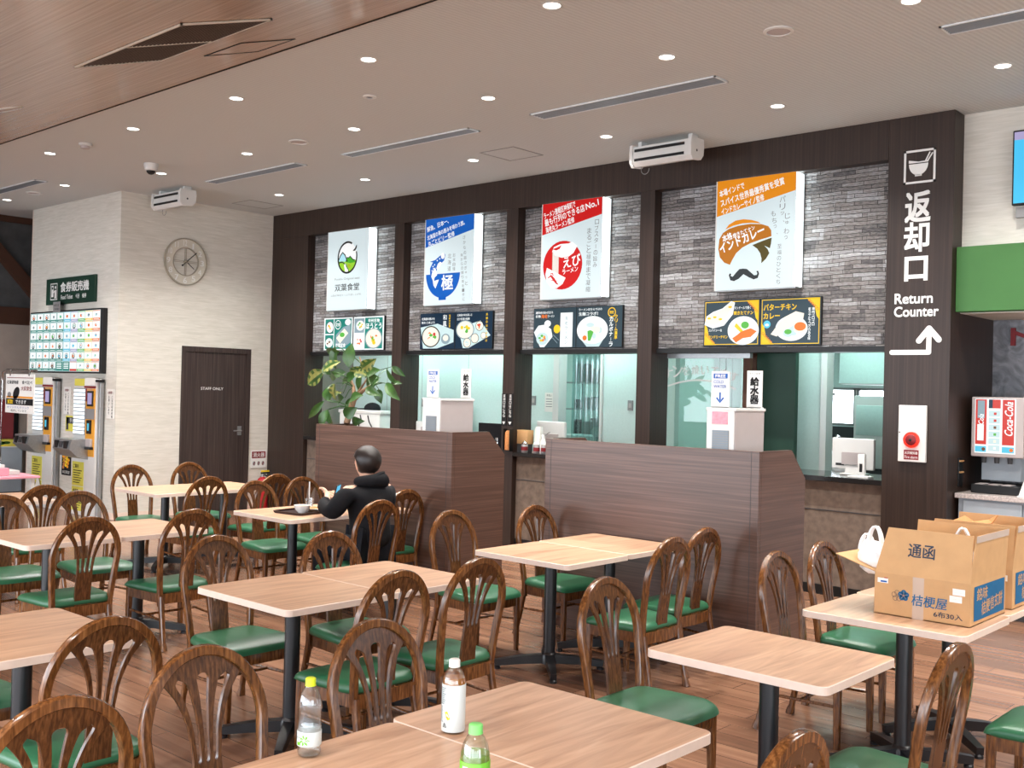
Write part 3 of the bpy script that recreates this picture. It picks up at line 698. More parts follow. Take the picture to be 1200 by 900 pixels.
# round valley logo
t, a = sign_box(-10.86, 'white backlit sign with the green round hills logo, leftmost of the four shop signs')
f = quad((82, 97), (348, 70), (338, 600), (75, 607), SW, SH)
cx, cy = f(212, 262); rx, ry = 0.185, 0.195
a.ell(cx, cy, rx, ry, 'lit_white', 1)
a.ell(cx, cy, rx, ry, 'lit_lime', 2, 192, 348)
a.poly(P(f, [(150, 290), (165, 250), (180, 228), (196, 245), (210, 290), (180, 292)]), 'lit_sky', 2)
a.poly(P(f, [(200, 290), (208, 262), (220, 264), (228, 254), (240, 262), (250, 276), (268, 292), (230, 300)]), 'lit_leaf', 3)
a.line(P(f, [(148, 292), (165, 250), (180, 229), (196, 246), (212, 290)]), 0.016, 'lit_black', 4)
a.line(P(f, [(203, 288), (210, 262), (221, 265), (230, 254), (248, 276), (262, 280)]), 0.014, 'lit_black', 4)
a.line(P(f, [(150, 298), (178, 292), (205, 312), (212, 340)]), 0.016, 'lit_black', 4)
a.poly(P(f, [(194, 300), (206, 305), (204, 320), (216, 335), (218, 358), (196, 356), (194, 335), (190, 315)]), 'lit_white', 4)
a.line(P(f, [(206, 305), (206, 320), (218, 338), (220, 357)]), 0.012, 'lit_black', 5)
a.line(P(f, [(222, 308), (232, 318), (226, 328), (218, 318), (222, 308)]), 0.01, 'lit_brown', 5)
a.ring(cx, cy, rx + 0.01, ry + 0.01, 0.024, 'lit_black', 5, 62, 360); a.ring(cx, cy, rx + 0.01, ry + 0.01, 0.022, 'lit_black', 5, 0, 20)
a.line(P(f, [(250, 218), (262, 212), (270, 196), (274, 180)]), [0.01, 0.03, 0.026, 0.008], 'lit_black', 6)
a.text('Futaba Original eats', 0.15, 0.372, 0.49, 0.035, 'lit_grey', 2)
a.text('双葉食堂', 0.155, 0.24, 0.48, 0.092, 'lit_ink', 2, bold=0.008)
a.text('山梨の味をたっぷり召し上がれ', 0.08, 0.175, 0.6, 0.026, 'lit_grey', 2)
a.build('artwork', t)
# fish bowl sign
t, a = sign_box(-9.04, 'backlit shop sign with the blue banner and blue fish bowl')
f = quad((97, 85), (375, 53), (368, 578), (85, 590), SW, SH)
banner(a, 'lit_blue', 0.672, 0.83)
a.text('鮮魚、日本一、', 0.03, 0.855, 0.36, 0.062, 'lit_white', 3, BR, 0.02)
a.text('北海道の海の恵みを味わう旅。', 0.035, 0.76, 0.62, 0.056, 'lit_white', 3, BR, 0.02)
a.text('丸ごとビリー監修', 0.055, 0.685, 0.44, 0.06, 'lit_white', 3, BR, 0.02)
bx, by = f(198, 402); br = f(298, 400)[0] - bx
a.ell(bx, by, br, br * 1.0, 'lit_blue', 2, 180, 360); a.rect(bx - 0.06, by - br - 0.025, 0.12, 0.035, 'lit_blue', 2)
a.poly(P(f, [(122, 405), (122, 370), (140, 335), (120, 332), (152, 322), (178, 300), (205, 282), (213, 292), (205, 325), (185, 345), (168, 370), (155, 400), (150, 425)]), 'lit_blue', 3)
a.poly(P(f, [(160, 372), (168, 345), (182, 332), (192, 338), (186, 352), (170, 380)]), 'lit_white', 4)
a.poly(P(f, [(135, 395), (152, 365), (160, 385), (165, 410), (150, 425), (145, 445), (176, 436), (155, 490), (143, 470), (140, 445), (130, 420)]), 'lit_white', 4)
a.ell(*f(198, 298), 0.03, 0.035, 'lit_white', 4)
for q in ((150, 350), (143, 372), (165, 325), (180, 315), (135, 385), (140, 360)): a.ell(*f(*q), 0.009, 0.009, 'lit_white', 4, n=10)
x0, y0 = f(190, 500); a.text('極', x0, y0, f(257, 500)[0] - x0, f(190, 412)[1] - y0, 'lit_white', 4, bold=0.02)
a.vtext('北海道', *f(237, 285), 0.055, 0.072, 'lit_grey', 2); a.vtext('お米自慢', *f(264, 283), 0.042, 0.052, 'lit_grey', 2)
a.vtext('さかなの旨さぎゅっと', *f(320, 180), 0.04, 0.058, 'lit_grey', 2, dx=0.006); a.vtext('海からの贈り物を一杯に', *f(306, 285), 0.036, 0.05, 'lit_grey', 2, dx=0.005)
a.build('artwork', t)
# shrimp noodle sign
t, a = sign_box(-7.245, 'backlit shop sign with the red banner and red noodle disc')
f = quad((78, 73), (575, 12), (555, 850), (62, 870), SW, SH)
banner(a, 'lit_red', 0.675, 0.83)
a.text('ラーメン激戦区神保町で', 0.025, 0.845, 0.43, 0.066, 'lit_white', 3, BR, 0.02)
a.text('最も行列のできる店', 0.04, 0.765, 0.54, 0.075, 'lit_white', 3, BR, 0.02); a.text('No,1', 0.585, 0.885, 0.165, 0.07, 'lit_white', 3, BR, 0.02)
a.text('海老丸ラーメン監修', 0.055, 0.695, 0.39, 0.062, 'lit_white', 3, BR, 0.02)
cx, cy = f(247, 582)
a.ell(cx, cy, 0.262, 0.253, 'lit_red', 2)
a.poly(P(f, [(160, 470), (175, 430), (230, 405), (300, 400), (330, 385), (372, 420), (340, 480), (300, 510), (240, 520), (180, 500)]), 'lit_white', 3)
a.poly(P(f, [(160, 448), (200, 435), (240, 415), (225, 445), (195, 458)]), 'lit_red', 4)
a.poly(P(f, [(163, 470), (218, 505), (214, 690), (160, 640)]), 'lit_noodle', 3)
for k in range(5): a.line(P(f, [(172 + k * 9, 480 + k * 6), (169 + k * 9, 640 + k * 8)]), 0.004, 'lit_white', 4)
a.poly(P(f, [(115, 603), (275, 688), (250, 740), (200, 775), (150, 770), (115, 720), (103, 660)]), 'lit_white', 4)
a.line(P(f, [(125, 690), (150, 670), (175, 700), (200, 735), (215, 745)]), [0.01, 0.022, 0.03, 0.018, 0.004], 'lit_red', 5)
a.line(P(f, [(148, 655), (165, 650), (170, 672)]), 0.012, 'lit_red', 5); a.line(P(f, [(150, 705), (185, 715), (205, 712)]), 0.006, 'lit_red', 5)
x0, y0 = f(258, 612); a.text('えび', x0, y0, f(403, 612)[0] - x0, 0.115, 'lit_white', 4, 8, 0.02)
x0, y0 = f(250, 662); a.text('ラーメン', x0, y0, f(380, 662)[0] - x0, 0.05, 'lit_white', 4, 8, 0.02)
a.vtext('ロブスターの旨み', *f(532, 200), 0.05, 0.062, 'lit_grey', 2, dx=-0.002); a.vtext('まるごと極限まで凝縮', *f(470, 272), 0.056, 0.066, 'lit_grey', 2)
a.build('artwork', t)
# curry sign
t, a = sign_box(-5.132, 'backlit shop sign with the orange banner, brown turban and black moustache')
f = quad((45, 85), (612, 8), (600, 845), (25, 870), SW, SH)
banner(a, 'lit_orange', 0.675, 0.84)
a.text('本場インドで', 0.03, 0.855, 0.26, 0.062, 'lit_white', 3, BR, 0.02)
a.text('スパイス世界最優秀賞を受賞', 0.045, 0.765, 0.65, 0.066, 'lit_white', 3, BR, 0.02)
a.text('インドカレーサイノ監修', 0.055, 0.69, 0.44, 0.06, 'lit_white', 3, BR, 0.02)
a.poly(P(f, [(103, 430), (130, 395), (180, 365), (240, 354), (300, 360), (345, 372), (365, 385), (300, 380), (230, 385), (160, 403)]), 'lit_orange', 2)
a.poly(P(f, [(50, 570), (58, 500), (85, 455), (130, 425), (200, 402), (290, 388), (370, 390), (420, 405), (440, 435), (442, 478), (360, 503), (290, 528), (230, 560), (185, 600), (155, 650), (138, 684), (95, 668), (62, 630)]), 'lit_brown', 2)
a.poly(P(f, [(305, 542), (370, 515), (444, 488), (440, 530), (432, 565), (392, 546), (415, 570), (428, 600), (405, 640), (370, 674), (372, 640), (362, 600), (340, 568)]), 'lit_olive', 3)
a.poly(P(f, [(130, 760), (138, 745), (148, 750), (145, 765), (160, 770), (185, 740), (210, 715), (238, 712), (265, 714), (290, 735), (318, 760), (338, 758), (342, 745), (335, 730), (348, 728), (355, 750), (345, 780), (315, 790), (280, 775), (240, 752), (205, 785), (170, 802), (142, 796)]), 'lit_ink', 3)
def slab(s, p, q, h, l, b): x0, y0 = f(*p); x1, y1 = f(*q); a.text(s, x0, y0, math.hypot(x1 - x0, y1 - y0), h, 'lit_white', l, math.degrees(math.atan2(y1 - y0, x1 - x0)), b)
slab('本格', (88, 524), (160, 496), 0.066, 4, 0.03); slab('焼きたてナン', (165, 492), (325, 428), 0.042, 4, 0.025); slab('インドカレー', (72, 604), (398, 460), 0.088, 4, 0.035)
a.vtext('パリッ、', *f(520, 185), 0.055, 0.068, 'lit_grey', 2); a.vtext('じゅわっ', *f(555, 310), 0.05, 0.066, 'lit_grey', 2, dx=-0.004); a.vtext('もちっ、', *f(455, 295), 0.046, 0.062, 'lit_grey', 2, dx=0.01); a.vtext('至福のひとくち', *f(500, 535), 0.04, 0.052, 'lit_grey', 2, dx=-0.001)
a.build('artwork', t)

# ------------------------------------------------------------------ menu monitors under the signs
MW, MH = 0.588, 0.425
def monitor(x0, label):
    t = thing('menu_monitor', label, 'screen', (x0, 8.57, 2.145), 0, 'menu monitors below the shop signs')
    MB().bbox(0, MW, 0, 0.03, 0, MH, 'black', 0.003).build('bezel', t)
    return t, Art((0, -0.0005, 0))
def dish(a, x, y, r, food, rim='scr_white', l=3, sq=0.8, dark=None):
    if dark: a.ell(x, y, r * 1.12, r * 1.12 * sq, dark, l)
    a.ell(x, y, r, r * sq, rim, l + 1)
    rnd = random.Random(int((x + y * 7) * 1000))
    for k in range(9):
        q = rnd.uniform(0, 2 * PI); d = r * 0.5 * math.sqrt(rnd.random()); a.ell(x + d * math.cos(q), y + d * sq * math.sin(q), r * rnd.uniform(0.12, 0.26), r * sq * rnd.uniform(0.12, 0.24), food[k % len(food)], l + 2 + 0.3 * (k % 5), n=14)
def corner(a, x, y, sx, sy):
    a.poly([(x, y), (x + sx * 0.13, y), (x + sx * 0.1, y + sy * 0.025), (x + sx * 0.05, y + sy * 0.07), (x + sx * 0.03, y + sy * 0.16), (x, y + sy * 0.2)], 'scr_yellow', 2)
    for k in range(6): a.ring(x + sx * (0.02 + 0.016 * k), y + sy * (0.1 - 0.016 * k), 0.012, 0.012, 0.004, 'scr_orange', 2.5, n=12)
S_ = 0.004
# 1: green trimmed menus
t, a = monitor(-11.06, 'menu monitor with small dishes on green, left one below the round logo sign'); a.rect(S_, S_, MW - 2 * S_, MH - 2 * S_, 'scr_white', 1)
for (x, y, w, h) in ((0.03, 0.215, 0.17, 0.19), (0.03, 0.02, 0.17, 0.18), (0.215, 0.02, 0.345, 0.385)): a.rect(x, y, w, h, 'scr_teal', 2)
dish(a, 0.125, 0.3, 0.07, ['scr_cream', 'scr_yellow', 'scr_orange'], dark='scr_dark', sq=1); dish(a, 0.115, 0.1, 0.075, ['scr_cream', 'scr_brown', 'scr_pale'])
a.poly([(0.24, 0.06), (0.36, 0.02), (0.55, 0.1), (0.54, 0.33), (0.4, 0.3), (0.25, 0.2)], 'scr_grey', 2.5); a.poly([(0.26, 0.16), (0.42, 0.28), (0.5, 0.22), (0.34, 0.09)], 'scr_cream', 4); a.ell(0.38, 0.2, 0.05, 0.03, 'scr_green', 5); a.ell(0.49, 0.36, 0.06, 0.04, 'scr_white', 4)
a.ring(0.29, 0.33, 0.06, 0.06, 0.01, 'scr_white', 4); a.text('定食', 0.25, 0.31, 0.08, 0.045, 'scr_white', 4, bold=0.03); a.text('双葉定食', 0.25, 0.04, 0.2, 0.05, 'scr_white', 5, bold=0.03)
a.build('screen', t)
t, a = monitor(-10.46, 'menu monitor with big noodle pot on green, right one below the round logo sign'); a.rect(S_, S_, MW - 2 * S_, MH - 2 * S_, 'scr_white', 1)
a.rect(0.02, 0.22, 0.19, 0.18, 'scr_grey', 2); dish(a, 0.135, 0.31, 0.08, ['scr_cream', 'scr_yellow', 'scr_green']); dish(a, 0.115, 0.11, 0.085, ['scr_red', 'scr_cream', 'scr_orange']); a.rect(0.225, 0.02, 0.335, 0.385, 'scr_teal', 2)
dish(a, 0.395, 0.145, 0.145, ['scr_cream', 'scr_yellow', 'scr_green', 'scr_orange'], 'scr_cream', dark='scr_grey'); a.text('甲州名物', 0.29, 0.345, 0.21, 0.045, 'scr_white', 4, bold=0.03); a.text('ほうとう', 0.245, 0.265, 0.3, 0.07, 'scr_white', 8, bold=0.03)
a.build('screen', t)
# 2: dark rice bowl menus
t, a = monitor(-9.225, 'dark menu monitor with one rice bowl, left one below the blue fish sign'); a.rect(S_, S_, MW - 2 * S_, MH - 2 * S_, 'scr_navy', 1)
a.poly([(0.01, 0.26), (0.3, 0.3), (0.57, 0.22), (0.57, 0.08), (0.3, 0.01), (0.06, 0.01)], 'scr_pale', 2); dish(a, 0.19, 0.15, 0.14, ['scr_orange', 'scr_cream', 'scr_green', 'scr_cream', 'scr_red'], 'scr_cream', dark='scr_dark'); a.ell(0.44, 0.12, 0.075, 0.06, 'scr_grey', 4); a.ell(0.44, 0.13, 0.045, 0.035, 'scr_cream', 5)
a.text('北海道の恵みを', 0.03, 0.345, 0.22, 0.03, 'scr_white', 4, bold=0.02); a.text('味わう丼ぶり', 0.03, 0.3, 0.22, 0.03, 'scr_white', 4, bold=0.02); a.vtext('和風', 0.42, 0.4, 0.06, 0.075, 'scr_white', 4, 0.02); a.vtext('海鮮丼定食', 0.5, 0.4, 0.026, 0.03, 'scr_yellow', 4, 0.02)
a.build('screen', t)
t, a = monitor(-8.632, 'dark menu monitor with several small dishes, right one below the blue fish sign'); a.rect(S_, S_, MW - 2 * S_, MH - 2 * S_, 'scr_navy', 1)
a.poly([(0.05, 0.24), (0.4, 0.32), (0.56, 0.15), (0.22, 0.01), (0.13, 0.01)], 'scr_pale', 2); dish(a, 0.16, 0.22, 0.13, ['scr_cream', 'scr_yellow', 'scr_green'], 'scr_cream', dark='scr_grey', sq=0.75)
for x, y, r, fd in ((0.39, 0.26, 0.055, ['scr_red', 'scr_orange']), (0.2, 0.07, 0.055, ['scr_pale']), (0.32, 0.12, 0.055, ['scr_cream']), (0.455, 0.15, 0.038, ['scr_white'])): dish(a, x, y, r, fd, 'scr_cream', 6, dark='scr_dark', sq=0.9)
a.text('北海道の味を楽しむ', 0.03, 0.375, 0.24, 0.028, 'scr_white', 4, bold=0.02); a.text('出汁茶漬け御膳', 0.03, 0.33, 0.2, 0.028, 'scr_white', 4, bold=0.02); a.vtext('真鯛の出汁茶漬け', 0.5, 0.4, 0.028, 0.042, 'scr_yellow', 4, 0.02)
a.build('screen', t)
# 3: noodle menus
t, a = monitor(-7.44, 'dark menu monitor with tall white card, left one below the red noodle sign'); a.rect(S_, S_, MW - 2 * S_, MH - 2 * S_, 'scr_slate', 1)
a.poly([(0.01, 0.17), (0.07, 0.24), (0.16, 0.25), (0.25, 0.2), (0.27, 0.12), (0.16, 0.01), (0.1, 0.01)], 'scr_white', 2); dish(a, 0.13, 0.1, 0.085, ['scr_orange', 'scr_green', 'scr_grey', 'scr_yellow'], 'scr_pale'); a.ell(0.2, 0.26, 0.045, 0.035, 'scr_white', 3); a.ell(0.33, 0.2, 0.045, 0.045, 'scr_yellow', 3)
a.rect(0.375, 0.01, 0.165, 0.36, 'scr_white', 4); a.vtext('海老ラーメン', 0.455, 0.33, 0.04, 0.05, 'scr_grey', 5); a.text('濃厚海老の旨みが広がる', 0.03, 0.365, 0.24, 0.026, 'scr_white', 4, bold=0.02); a.text('名物', 0.03, 0.325, 0.07, 0.028, 'scr_white', 4, bold=0.02); a.text('海老', 0.11, 0.318, 0.085, 0.04, 'scr_orange', 4, bold=0.03); a.text('ラーメン', 0.2, 0.325, 0.09, 0.026, 'scr_white', 4, bold=0.02)
a.line([(0.27, 0.11), (0.34, 0.05)], 0.006, 'scr_grey', 3); a.line([(0.28, 0.14), (0.36, 0.08)], 0.006, 'scr_grey', 3)
a.build('screen', t)
t, a = monitor(-6.85, 'dark menu monitor with one large white soup bowl, right one below the red noodle sign'); a.rect(S_, S_, MW - 2 * S_, MH - 2 * S_, 'scr_slate', 1)
a.poly([(0.02, 0.17), (0.4, 0.17), (0.36, 0.09), (0.3, 0.01), (0.14, 0.01), (0.06, 0.09)], 'scr_pale', 2); dish(a, 0.21, 0.18, 0.2, ['scr_pale', 'scr_cream'], 'scr_white', 3, 0.72); a.poly([(0.16, 0.07), (0.15, 0.17), (0.19, 0.18), (0.23, 0.16), (0.19, 0.07)], 'scr_green', 9); a.ell(0.115, 0.1, 0.028, 0.026, 'scr_orange', 9)
a.text('ラーメン店ならではの', 0.03, 0.38, 0.3, 0.026, 'scr_white', 4, bold=0.02); a.text('生麺コラボ！', 0.03, 0.33, 0.25, 0.036, 'scr_white', 4, bold=0.03); a.vtext('カルボナーラ', 0.45, 0.31, 0.045, 0.051, 'scr_white', 4, 0.03); a.vtext('クリーム濃厚', 0.51, 0.33, 0.036, 0.042, 'scr_yellow', 4, 0.03); a.ring(0.455, 0.355, 0.05, 0.05, 0.01, 'scr_yellow', 4); a.text('限定', 0.43, 0.34, 0.05, 0.03, 'scr_yellow', 5, bold=0.03)
a.build('screen', t)
# 4: curry menus
def gold(a):
    a.rect(S_, S_, MW - 2 * S_, MH - 2 * S_, 'scr_slate', 1); a.frame(0.015, 0.012, MW - 0.03, MH - 0.024, 0.007, 'scr_yellow', 2)
t, a = monitor(-5.32, 'yellow-cornered menu monitor with flatbread and grilled chicken, left one below the curry sign'); gold(a); corner(a, 0.575, 0.415, -1, -1); corner(a, 0.012, 0.01, 1, 1)
a.poly([(0.01, 0.2), (0.03, 0.28), (0.1, 0.32), (0.2, 0.35), (0.29, 0.415), (0.33, 0.4), (0.31, 0.29), (0.22, 0.19), (0.1, 0.165)], 'scr_white', 3); a.poly([(0.02, 0.22), (0.05, 0.29), (0.2, 0.34), (0.3, 0.405), (0.32, 0.39), (0.25, 0.28), (0.12, 0.19)], 'scr_cream', 4)
for x, y in ((0.06, 0.26), (0.28, 0.36), (0.18, 0.25), (0.12, 0.27)): a.ell(x, y, 0.02, 0.01, 'scr_yellow', 5, n=12)
dish(a, 0.42, 0.14, 0.16, ['scr_cream'], 'scr_white', 4, 0.82); a.poly([(0.31, 0.07), (0.36, 0.1), (0.4, 0.13), (0.5, 0.16), (0.56, 0.13), (0.5, 0.08), (0.42, 0.07), (0.35, 0.03)], 'scr_orange', 8); a.ell(0.44, 0.19, 0.04, 0.032, 'scr_green', 8); a.poly([(0.33, 0.18), (0.4, 0.12), (0.42, 0.14), (0.35, 0.21)], 'scr_yellow', 8)
a.text('タンドールで焼く', 0.325, 0.335, 0.17, 0.028, 'scr_white', 6, bold=0.02); a.text('焼きたてナン', 0.32, 0.285, 0.2, 0.035, 'scr_yellow', 6, bold=0.03); a.text('スパイシーな', 0.06, 0.135, 0.14, 0.024, 'scr_white', 6, bold=0.02); a.text('タンドリーチキン', 0.06, 0.07, 0.2, 0.03, 'scr_yellow', 6, bold=0.03)
a.build('screen', t)
t, a = monitor(-4.73, 'yellow-cornered menu monitor with naan and orange curry bowl, right one below curry sign'); gold(a); corner(a, 0.575, 0.415, -1, -1); corner(a, 0.012, 0.01, 1, 1)
dish(a, 0.31, 0.15, 0.155, ['scr_pale'], 'scr_white', 3, 0.72); a.poly([(0.11, 0.1), (0.15, 0.15), (0.24, 0.25), (0.35, 0.3), (0.43, 0.28), (0.42, 0.22), (0.3, 0.16), (0.17, 0.08)], 'scr_cream', 8); a.ell(0.395, 0.155, 0.062, 0.05, 'scr_cream', 9); a.ell(0.395, 0.165, 0.055, 0.038, 'scr_orange', 10); a.ell(0.28, 0.11, 0.048, 0.036, 'scr_pale', 9); a.ell(0.28, 0.12, 0.035, 0.022, 'scr_green', 10)
a.ell(0.07, 0.19, 0.035, 0.035, 'scr_cyan', 3); a.ell(0.07, 0.185, 0.02, 0.012, 'scr_white', 4)
a.text('バターチキン', 0.035, 0.315, 0.32, 0.056, 'scr_yellow', 4, bold=0.03); a.text('カレー', 0.035, 0.24, 0.16, 0.052, 'scr_yellow', 4, bold=0.03); a.vtext('鶏肉ゴロゴロ', 0.515, 0.33, 0.024, 0.027, 'scr_white', 4, 0.02); a.vtext('まろやかでコクのある味', 0.48, 0.33, 0.024, 0.026, 'scr_white', 4, 0.02)
a.build('screen', t)

# ------------------------------------------------------------------ return counter sign on the column
t = thing('return_counter_sign', 'white lettering, bowl pictogram and bent arrow on the dark column', 'sign', (0, YW, 0))
a = Art((0, -0.001, 0)); x0, x1, z0, z1 = -3.409, -3.154, 3.437, 3.708
o = MB()
for (p, q, r, s) in ((x0, x1, z0, z0 + 0.017), (x0, x1, z1 - 0.017, z1), (x0, x0 + 0.017, z0, z1), (x1 - 0.017, x1, z0, z1)): o.box(p, q, -0.004, 0, r, s, 'print_white')
b = Art((0, -0.003, 0)); b.ell(-3.29, 3.595, 0.078, 0.092, 'print_white', 1, 180, 360); b.rect(-3.318, 3.495, 0.056, 0.014, 'print_white', 1); b.poly([(-3.37, 3.603), (-3.21, 3.603), (-3.212, 3.615), (-3.29, 3.612), (-3.37, 3.628)], 'print_white', 1.2)
b.line([(-3.235, 3.61), (-3.2, 3.68)], 0.011, 'print_white', 1); b.line([(-3.218, 3.61), (-3.178, 3.672)], 0.011, 'print_white', 1)
o.v += []; pic = o.build('pictogram', t); b.build('bowl', pic)
a.text('返', -3.39, 3.128, 0.2, 0.24, 'print_white', 2, bold=0.03); a.text('却', -3.392, 2.888, 0.196, 0.232, 'print_white', 2, bold=0.03); a.text('口', -3.38, 2.655, 0.175, 0.185, 'print_white', 2, bold=0.04)
a.build('lettering', t); a = Art((0, -0.001, 0)); a.text('Return', -3.46, 2.468, 0.305, 0.08, 'print_white', 2, bold=0.028); a.text('Counter', -3.462, 2.362, 0.355, 0.08, 'print_white', 2, bold=0.028); a.build('lettering', t)
r = MB()
def bar(p, q, w):
    p, q = Vector(p), Vector(q); d = (q - p).normalized(); n_ = Vector((-d.y, d.x)) * w; pts = []
    for i in range(9): th = PI / 2 + PI * i / 8; pts.append(p + d * (math.cos(th) * w) + n_.normalized() * (math.sin(th) * w))
    for i in range(9): th = -PI / 2 + PI * i / 8; pts.append(q + d * (math.cos(th) * w) + n_.normalized() * (math.sin(th) * w))
    r.prism([tuple(k) for k in pts], 'y', -0.004 - 0.0006 * len(r.v) / 36, 0, 'print_white')
bar((-3.475, 2.072), (-3.178, 2.072), 0.02); bar((-3.176, 2.072), (-3.176, 2.255), 0.02); bar((-3.176, 2.262), (-3.255, 2.165), 0.023); bar((-3.176, 2.262), (-3.098, 2.172), 0.023)
r.build('arrow', t)
# fire alarm box
t = thing('fire_alarm', 'white fire alarm box with glowing red ring on the dark column', 'fire alarm', (-3.285, YW, 1.19))
MB().bbox(-0.112, 0.112, -0.03, 0, 0, 0.455, 'white_plastic', 0.005).build('housing', t)
MB().lathe([(0.064, -0.03), (0.064, -0.046), (0.046, -0.05)], 'alarm_glow', (0, 0, 0.177), 28, 'y').build('lamp_ring', t, 40); MB().lathe([(0.046, -0.05), (0.03, -0.06), (0.0, -0.064)], 'deep_red', (0, 0, 0.177), 24, 'y').build('lamp', t, 60)
MB().lathe([(0.012, -0.064), (0.0, -0.07)], 'black', (0, 0, 0.177), 12, 'y').build('push_button', t)
a = Art((0, -0.0305, 0)); a.rect(-0.062, 0.018, 0.12, 0.078, 'deep_red', 1); a.text('火災報知器', -0.055, 0.062, 0.105, 0.022, 'print_white', 2, bold=0.02); a.text('Fire alarm', -0.055, 0.028, 0.105, 0.022, 'print_white', 2); a.build('label_plate', t)
MB().lathe([(0.006, -0.031), (0.0, -0.033)], 'black', (-0.1, 0, 0.235), 10, 'y').build('lock', t)
# clock
t = thing('wall_clock', 'round openwork beige wall clock above the staff door', 'clock', (XD, 7.155, 3.22))
b = MB(); n = 48
def ringx(b, r0, r1, xa, xb, mat):
    v = []
    for i in range(n):
        c, s = math.cos(2 * PI * i / n), math.sin(2 * PI * i / n); v += [(xa, r0 * c, r0 * s), (xa, r1 * c, r1 * s), (xb, r1 * c, r1 * s), (xb, r0 * c, r0 * s)]
    f = []
    for i in range(n):
        j = (i + 1) % n
        for k in range(4): f.append((i * 4 + k, j * 4 + k, j * 4 + (k + 1) % 4, i * 4 + (k + 1) % 4))
    b.add(v, f, mat)
ringx(b, 0.178, 0.3, 0.012, 0.022, 'clock_beige'); b.build('dial_ring', t)
b = MB(); ringx(b, 0.286, 0.302, 0.01, 0.034, 'clock_line'); ringx(b, 0.172, 0.184, 0.01, 0.03, 'clock_line'); b.box(0.012, 0.02, -0.012, -0.006, -0.176, 0.176, 'clock_line').box(0.012, 0.02, 0.006, 0.012, -0.176, 0.176, 'clock_line').box(0.012, 0.02, -0.176, 0.176, 0.006, 0.012, 'clock_line').box(0.012, 0.02, -0.176, 0.176, -0.012, -0.006, 'clock_line').build('rim', t)
a = Art((0.0235, 0, 0), (0, 1, 0))
for k in range(1, 13): th = PI / 2 - 2 * PI * k / 12; a = Art((0.0235, 0, 0), (0, 1, 0)); a.text(str(k), 0.238 * math.cos(th) - 0.03 * (1 if k < 10 else 1.3), 0.238 * math.sin(th) - 0.035, 0.05 if k != 1 else 0.02, 0.07, 'print_white', 2, bold=0.01); a.build('numeral', t)
b = MB().tube([(0.034, -0.055, -0.055), (0.034, 0.145, 0.125)], 0.006, 'black', seg=6); b.sphere((0.034, -0.05, -0.05), 0.012, 'black', 10, 8).build('minute_hand', t, 50)
MB().tube([(0.03, -0.02, 0.02), (0.03, 0.115, -0.085)], [0.005, 0.005], 'black', seg=6).build('hour_hand', t); MB().lathe([(0.02, 0.0), (0.02, 0.036), (0, 0.04)], 'clock_line', axis='x', seg=16).build('hub', t)
# television on the beige wall
t = thing('television', 'wall television with blue picture cut by the right picture edge', 'television', (-2.6, 8.66, 3.2))
MB().bbox(0, 1.05, -0.1, -0.05, 0, 0.575, 'black', 0.006).build('bezel', t); a = Art((0, -0.1005, 0)); a.rect(0.012, 0.014, 1.026, 0.547, 'tv_cyan', 1); a.rect(0.012, 0.5, 1.026, 0.061, 'scr_lilac', 2); a.build('screen', t)
MB().box(0.3, 0.7, -0.05, 0, 0.1, 0.45, 'mid_grey').box(0.02, 0.5, -0.06, -0.02, -0.09, -0.01, 'mid_grey').build('bracket', t)
# ------------------------------------------------------------------ ticket corner
t = thing('ticket_sign', 'dark green hanging sign with white lettering above the menu board', 'sign', (-14.02, YT, 2.664))
MB().bbox(0, 1.355, -0.035, 0, 0, 0.342, 'sign_green', 0.004).build('board', t)
a = Art((0, -0.036, 0)); a.frame(0.13, 0.06, 0.2, 0.22, 0.012, 'print_white', 1); a.rect(0.16, 0.1, 0.06, 0.15, 'print_white', 1); a.rect(0.17, 0.2, 0.04, 0.03, 'sign_green', 2); a.ell(0.275, 0.225, 0.02, 0.02, 'print_white', 1); a.rect(0.25, 0.08, 0.05, 0.11, 'print_white', 1); a.line([(0.25, 0.18), (0.21, 0.15)], 0.018, 'print_white', 1)
a.text('食券販売機', 0.42, 0.155, 0.78, 0.125, 'print_white', 2, bold=0.03); a.text('Food Ticket', 0.44, 0.06, 0.33, 0.055, 'print_white', 2, bold=0.02); a.text('식권', 0.85, 0.06, 0.1, 0.055, 'print_white', 2, bold=0.02); a.text('餐券', 1.03, 0.06, 0.11, 0.055, 'print_white', 2, bold=0.02); a.build('lettering', t)
t = thing('notice_tag', 'small grey notice between the green sign and the menu board', 'notice', (-13.66, YT, 2.55)); MB().box(0, 0.19, -0.1, -0.092, 0, 0.14, 'mid_grey').box(0.08, 0.1, -0.092, 0, 0.1, 0.11, 'dark_grey').build('card', t); a = Art((0, -0.101, 0)); a.text('お知らせ', 0.02, 0.08, 0.15, 0.03, 'print_black', 1); a.text('ご利用案内', 0.02, 0.03, 0.15, 0.025, 'print_black', 1); a.build('lettering', t)
t = thing('menu_board', 'large lit menu board of small dish pictures in a grid', 'menu board', (-14.4, YT, 1.768))
BW, BH = 2.02, 0.806; MB().bbox(0, BW, -0.07, 0, 0, BH, 'black', 0.005).build('frame', t)
a = Art((0, -0.0705, 0)); a.rect(0.015, 0.02, BW - 0.06, BH - 0.04, 'scr_pale', 1); cw, chh = (BW - 0.07) / 10, (BH - 0.045) / 6; rnd = random.Random(3)
trims = ['scr_teal'] * 5 + ['scr_cyan', 'scr_lilac', 'scr_green', 'scr_yellow', 'scr_orange']
foods = ['scr_brown', 'scr_dark', 'scr_orange', 'scr_green', 'scr_grey', 'scr_cyan', 'scr_pale']
